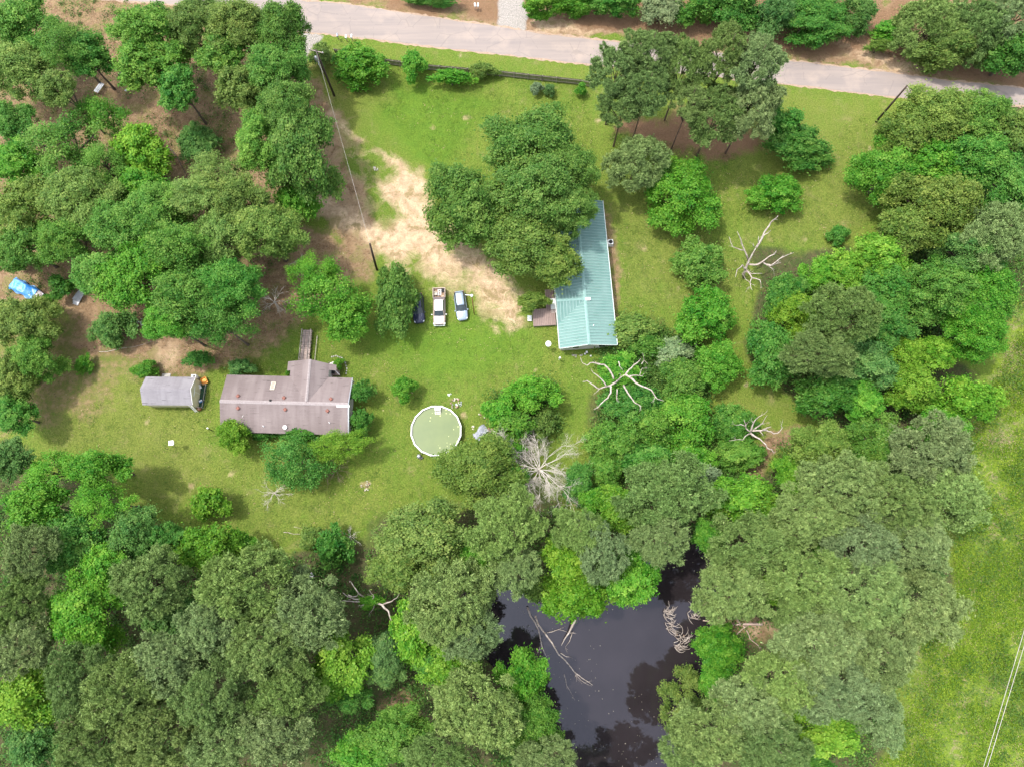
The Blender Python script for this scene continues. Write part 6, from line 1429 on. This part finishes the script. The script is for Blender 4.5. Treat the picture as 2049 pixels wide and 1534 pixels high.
limbs(dt, [([(870, 650), (860, 640)], 0, 6, .4), ([(850, 660), (730, 730), (640, 750), (500, 800), (400, 730), (250, 630), (165, 650)], 5.2, 7.2, .2), ([(650, 750), (550, 600), (470, 530), (370, 460), (330, 380)], 7.0, 7.6, .12), ([(740, 740), (740, 880), (680, 980), (560, 1080), (480, 1170), (390, 1215)], 7.0, 6.8, .17), ([(870, 800), (860, 960), (875, 1060)], 7.2, 6.6, .12),
 ([(1000, 720), (1060, 830), (1130, 940), (1220, 1070), (1300, 1110), (1370, 1160)], 6.6, 7.4, .17), ([(880, 640), (1040, 500)], 5.2, 7.4, .2), ([(1040, 500), (1130, 560), (1250, 670), (1400, 750), (1570, 820), (1620, 900), (1690, 1000), (1825, 1040)], 7.4, 7.2, .2), ([(1130, 540), (1240, 520), (1330, 530), (1380, 380)], 7.4, 7.8, .12), ([(1330, 530), (1410, 545)], 7.6, 7.6, .07),
 ([(1040, 500), (1120, 400), (1200, 320), (1330, 220), (1350, 180)], 7.3, 7.9, .16), ([(800, 600), (720, 420), (600, 300), (480, 290), (380, 260), (310, 270), (250, 320), (160, 270), (120, 160)], 6.2, 7.8, .17), ([(900, 240), (920, 340), (960, 370)], 7.4, 7.2, .12), ([(1370, 290), (1420, 215), (1495, 290)], 7.4, 7.6, .09)], 10.245, 1150, 700, None, .15, W_, 2, 1)
b = at(1503, 866); dt = thing('dead_tree', (b.x, b.y, -.02), 0, 'small bleached dead tree beside the mown path near the orange dirt', 'dead tree')
limbs(dt, [([(800, 690), (800, 680)], 0, 4.4, .3), ([(800, 680), (820, 590), (860, 470), (930, 360), (1010, 290)], 4.2, 6.8, .19), ([(850, 460), (820, 390)], 6.4, 6.8, .09), ([(850, 640), (1020, 520), (1100, 460), (1150, 360), (1215, 260)], 4.4, 7.0, .13), ([(840, 660), (1060, 650), (1200, 640), (1320, 680), (1390, 730), (1490, 710), (1560, 640), (1620, 560)], 4.4, 6.8, .15),
 ([(1100, 620), (1210, 580), (1320, 550)], 5.6, 6.6, .14), ([(790, 720), (900, 800), (1050, 880), (1180, 1000), (1240, 1110), (1370, 1145)], 5.6, 6.6, .17), ([(790, 720), (650, 800), (590, 890), (420, 880), (240, 905)], 4.6, 6.3, .11), ([(790, 690), (670, 580), (650, 450), (620, 370)], 4.6, 6.6, .14), ([(650, 540), (540, 490), (400, 510)], 6.0, 6.4, .1), ([(1020, 650), (1110, 750)], 6.2, 6.4, .11)], 12.78, 1440, 810, None, .12, W_, 3, 1)
b = at(735, 1212); dt = thing('dead_tree', (b.x, b.y, -.02), 0, 'broken bleached tree with bare limbs spread over the lower wood, left of the pond', 'dead tree')
limbs(dt, [([(800, 680), (800, 670)], 0, 6, .35), ([(800, 650), (750, 595), (650, 520), (580, 430), (480, 280), (430, 240)], 6, 9, .17), ([(800, 660), (600, 640), (520, 630), (450, 590), (350, 550), (280, 490)], 6.5, 8.8, .15), ([(760, 690), (590, 690), (460, 680), (330, 665), (220, 690)], 6.5, 8.5, .13), ([(400, 540), (500, 580), (600, 560), (620, 520)], 8, 8.4, .1),
 ([(900, 660), (970, 580), (910, 510), (860, 430)], 7, 8.8, .1), ([(850, 700), (1150, 760), (1260, 710), (1360, 680), (1460, 610)], 7, 8.8, .19), ([(1150, 760), (1200, 830), (1290, 900), (1310, 1000), (1360, 1120), (1410, 1220)], 8, 8, .2), ([(800, 700), (770, 720), (730, 760), (660, 785)], 7, 8, .13), ([(900, 700), (980, 760), (950, 840), (905, 905)], 7, 8, .09)], 10.96, 660, 1140, None, .13, W_, 4, 1)
def bush_dead(u, v, r_px, h, label, seed, n=14, depth=2, mat=None, trunk=.22, name='dead_tree', r=.07, up=.25):
    b = at(u, v, h*.42); b.z = 0; m = mpp(u, v, h*.5); o = thing(name, (b.x, b.y, -.02), 0, label, 'dead tree'); rs = random.Random(seed)
    zt = h*.45; MB().tube([(0, 0, 0), (.1, .05, zt*.6), (0, 0, zt)], [trunk, trunk*.8, trunk*.6], 8).build('trunk', mat or W_, o)
    for i in range(n):
        a = i*6.283/n + rs.uniform(-.3, .3); mb = MB(); L = r_px*m*rs.uniform(.65, 1.0)
        twig(mb, Vector((0, 0, zt*rs.uniform(.6, 1))), Vector((math.cos(a), math.sin(a)-.12, rs.uniform(-.1, .4))), L, r*rs.uniform(.8, 1.3), depth, rs, .75, .45); mb.build('limb', mat or W_, o, fix=False)
    return o
M['ash_wood'] = simple('ash_grey_wood', (.58, .53, .46), (.40, .36, .31), 2, .9)
bush_dead(1079, 938, 68, 10.5, 'dense ash grey dead tree with countless twigs beside the mown strip', 21, 18, 4, M['ash_wood'], .22, r=.075)
bush_dead(548, 985, 26, 2.5, 'small bare grey bush on the south lawn below the feathery tree', 22, 10, 2, M['ash_wood'], .08, 'dead_bush', .035)
bush_dead(548, 604, 30, 4, 'bare pale branch spray left of the tree by the wooden ramp', 23, 9, 2, M['ash_wood'], .12, 'dead_branches', .05)
bush_dead(672, 940, 28, 1.8, 'brown bare brush beside the thin yellowish tree', 24, 10, 2, simple('tan_twigs', (.34, .24, .18), (.25, .17, .12), 3, .9), .06, 'dead_bush', .03)
bush_dead(700, 1072, 20, 2.0, 'small pale bare bush where the lawn meets the wide pale oak', 25, 9, 2, M['ash_wood'], .06, 'dead_bush', .03)
bush_dead(598, 522, 18, 11.5, 'bare pale twigs on top of the trees north of the wooden ramp', 26, 5, 2, M['ash_wood'], .12, 'dead_branches', .05)
bush_dead(50, 1160, 44, 12, 'bare brown limbs between the grey pines at the left edge', 27, 10, 2, simple('brown_limbs', (.2, .15, .12), (.14, .1, .08), 2, .9), .2, 'dead_branches', .08)
bush_dead(1395, 965, 24, 5.0, 'silver twiggy dead bush above the great round dark pine', 28, 10, 2, M['ash_wood'], .08, 'dead_bush', .03)
# fallen wood in and by the pond
def fallen(name, label, lines, f, ox, oy, r, mat, seed, extra=1, base=(0, 0), cat='log'):
    x, y = lines[0][0][0]; b = at(x/f+ox, y/f+oy, lines[0][1]); o = thing(name, (b.x, b.y, lines[0][1]), 0, label, cat); limbs(o, lines, f, ox, oy, None, r, mat, seed, extra, 'branch'); return o
fallen('fallen_tree', 'bleached fallen tree lying in the left half of the pond', [([(150, 640), (205, 740), (250, 800), (290, 870), (350, 930), (380, 970), (430, 1010), (490, 1050)], -.62, -.55, .17), ([(220, 740), (290, 720), (340, 735)], -.55, -.4, .08), ([(300, 860), (330, 880), (360, 885)], -.5, -.5, .07), ([(385, 970), (400, 1000), (440, 1035), (485, 1055)], -.5, -.4, .06), ([(390, 990), (395, 1030)], -.5, -.5, .05), ([(320, 985), (335, 1050), (385, 1140)], -.68, -.66, .05)], 2.95, 1020, 1014, .1, M['dead_wood'], 31)
fallen('fallen_log', 'dark waterlogged trunk sloping into the pond at upper left', [([(105, 590), (150, 680), (180, 770), (215, 880)], .3, -.74, .2), ([(165, 860), (180, 820)], -.66, -.6, .05)], 2.95, 1020, 1014, .1, M['grey_wood'], 32)
fallen('fallen_log', 'thick pale log sticking out of the pond below the lime tree', [([(388, 660), (350, 740), (305, 815)], 1.2, -.7, .24), ([(367, 748), (330, 822)], -.3, -.6, .08)], 2.95, 1020, 1014, .1, M['dead_wood'], 33)
def arcs(u, v, ru, rv, n, label, seed, rot=0):
    b = at(u, v, -.6); o = thing('driftwood', (b.x, b.y, -.74), rot, label, 'driftwood'); rs = random.Random(seed); m = mpp(u, v)
    mb = MB()
    for i in range(n):
        x0_, y0_ = rs.uniform(-.6, .6)*ru*m, rs.uniform(-.9, .9)*rv*m; a0 = rs.uniform(-1.2, 1.2)-.9; L = rs.uniform(.8, 2.0); cur = rs.uniform(.4, 1.1); pts = []
        for k in range(6): pts.append((x0_, y0_, .05+.3*rs.random()+.25*math.sin(k*.6))); a0 += cur*.4; x0_ += math.cos(a0)*L/5; y0_ += math.sin(a0)*L/5
        mb.tube(pts, [.055*(1-.12*k) for k in range(6)], 4)
    mb.build('branches', M['dead_wood'], o, fix=False)
arcs(1336, 1240, 14, 26, 36, 'pinkish tangle of driftwood branches in the right half of the pond', 41)
arcs(1356, 1282, 22, 12, 26, 'curved driftwood branches lower in the right half of the pond', 42, .5)
arcs(1382, 1228, 12, 8, 10, 'small faint tangle of twigs near the right bank of the pond', 43)
fallen('fallen_tree', 'pinkish fallen trunk with forked branches on the orange bank right of the pond', [([(1490, 690), (1360, 690), (1250, 710), (1170, 712)], .6, .0, .26), ([(1360, 690), (1330, 640), (1290, 615), (1200, 580)], .8, 1.8, .15), ([(1330, 650), (1320, 590)], 1.2, 2.2, .12), ([(1140, 668), (1200, 668)], -.3, .1, .12), ([(1380, 700), (1420, 780), (1485, 830)], .5, .4, .12), ([(1340, 750), (1420, 690)], .4, .5, .1)], 2.95, 1020, 1014, .1, simple('pink_wood', (.5, .38, .32), (.36, .26, .22), 2, .9), 34)
fallen('fallen_log', 'thin dark log lying on the sandy grass strip in the west wood', [([(1130, 1120), (1210, 1200), (1290, 1340), (1350, 1460), (1400, 1530)], .12, .12, .15)], 6.39, 160, 120, .1, M['bark'], 35, 1)
fallen('fallen_branch', 'white birch like branch lying on the lower lawn', [([(170, 148), (225, 158), (283, 163)], .08, .08, .07), ([(230, 115), (280, 128)], .06, .06, .04)], 2.95, 510, 1014, .06, M['dead_wood'], 36, 0)
fallen('fallen_branch', 'long thin pale pole lying across the litter north of the shed', [([(585, 572), (680, 560), (780, 545), (900, 510)], .1, .1, .05)], 2.95, 0, 510, .05, M['ash_wood'], 37, 0)
fallen('fallen_branch', 'pair of pale sticks on the meadow below the wide meadow lime', [([(1225, 1090), (1260, 1105)], .1, .1, .05), ([(1228, 1100), (1275, 1098)], .1, .1, .04)], 2.95, 1529, 510, .05, M['dead_wood'], 38, 0)
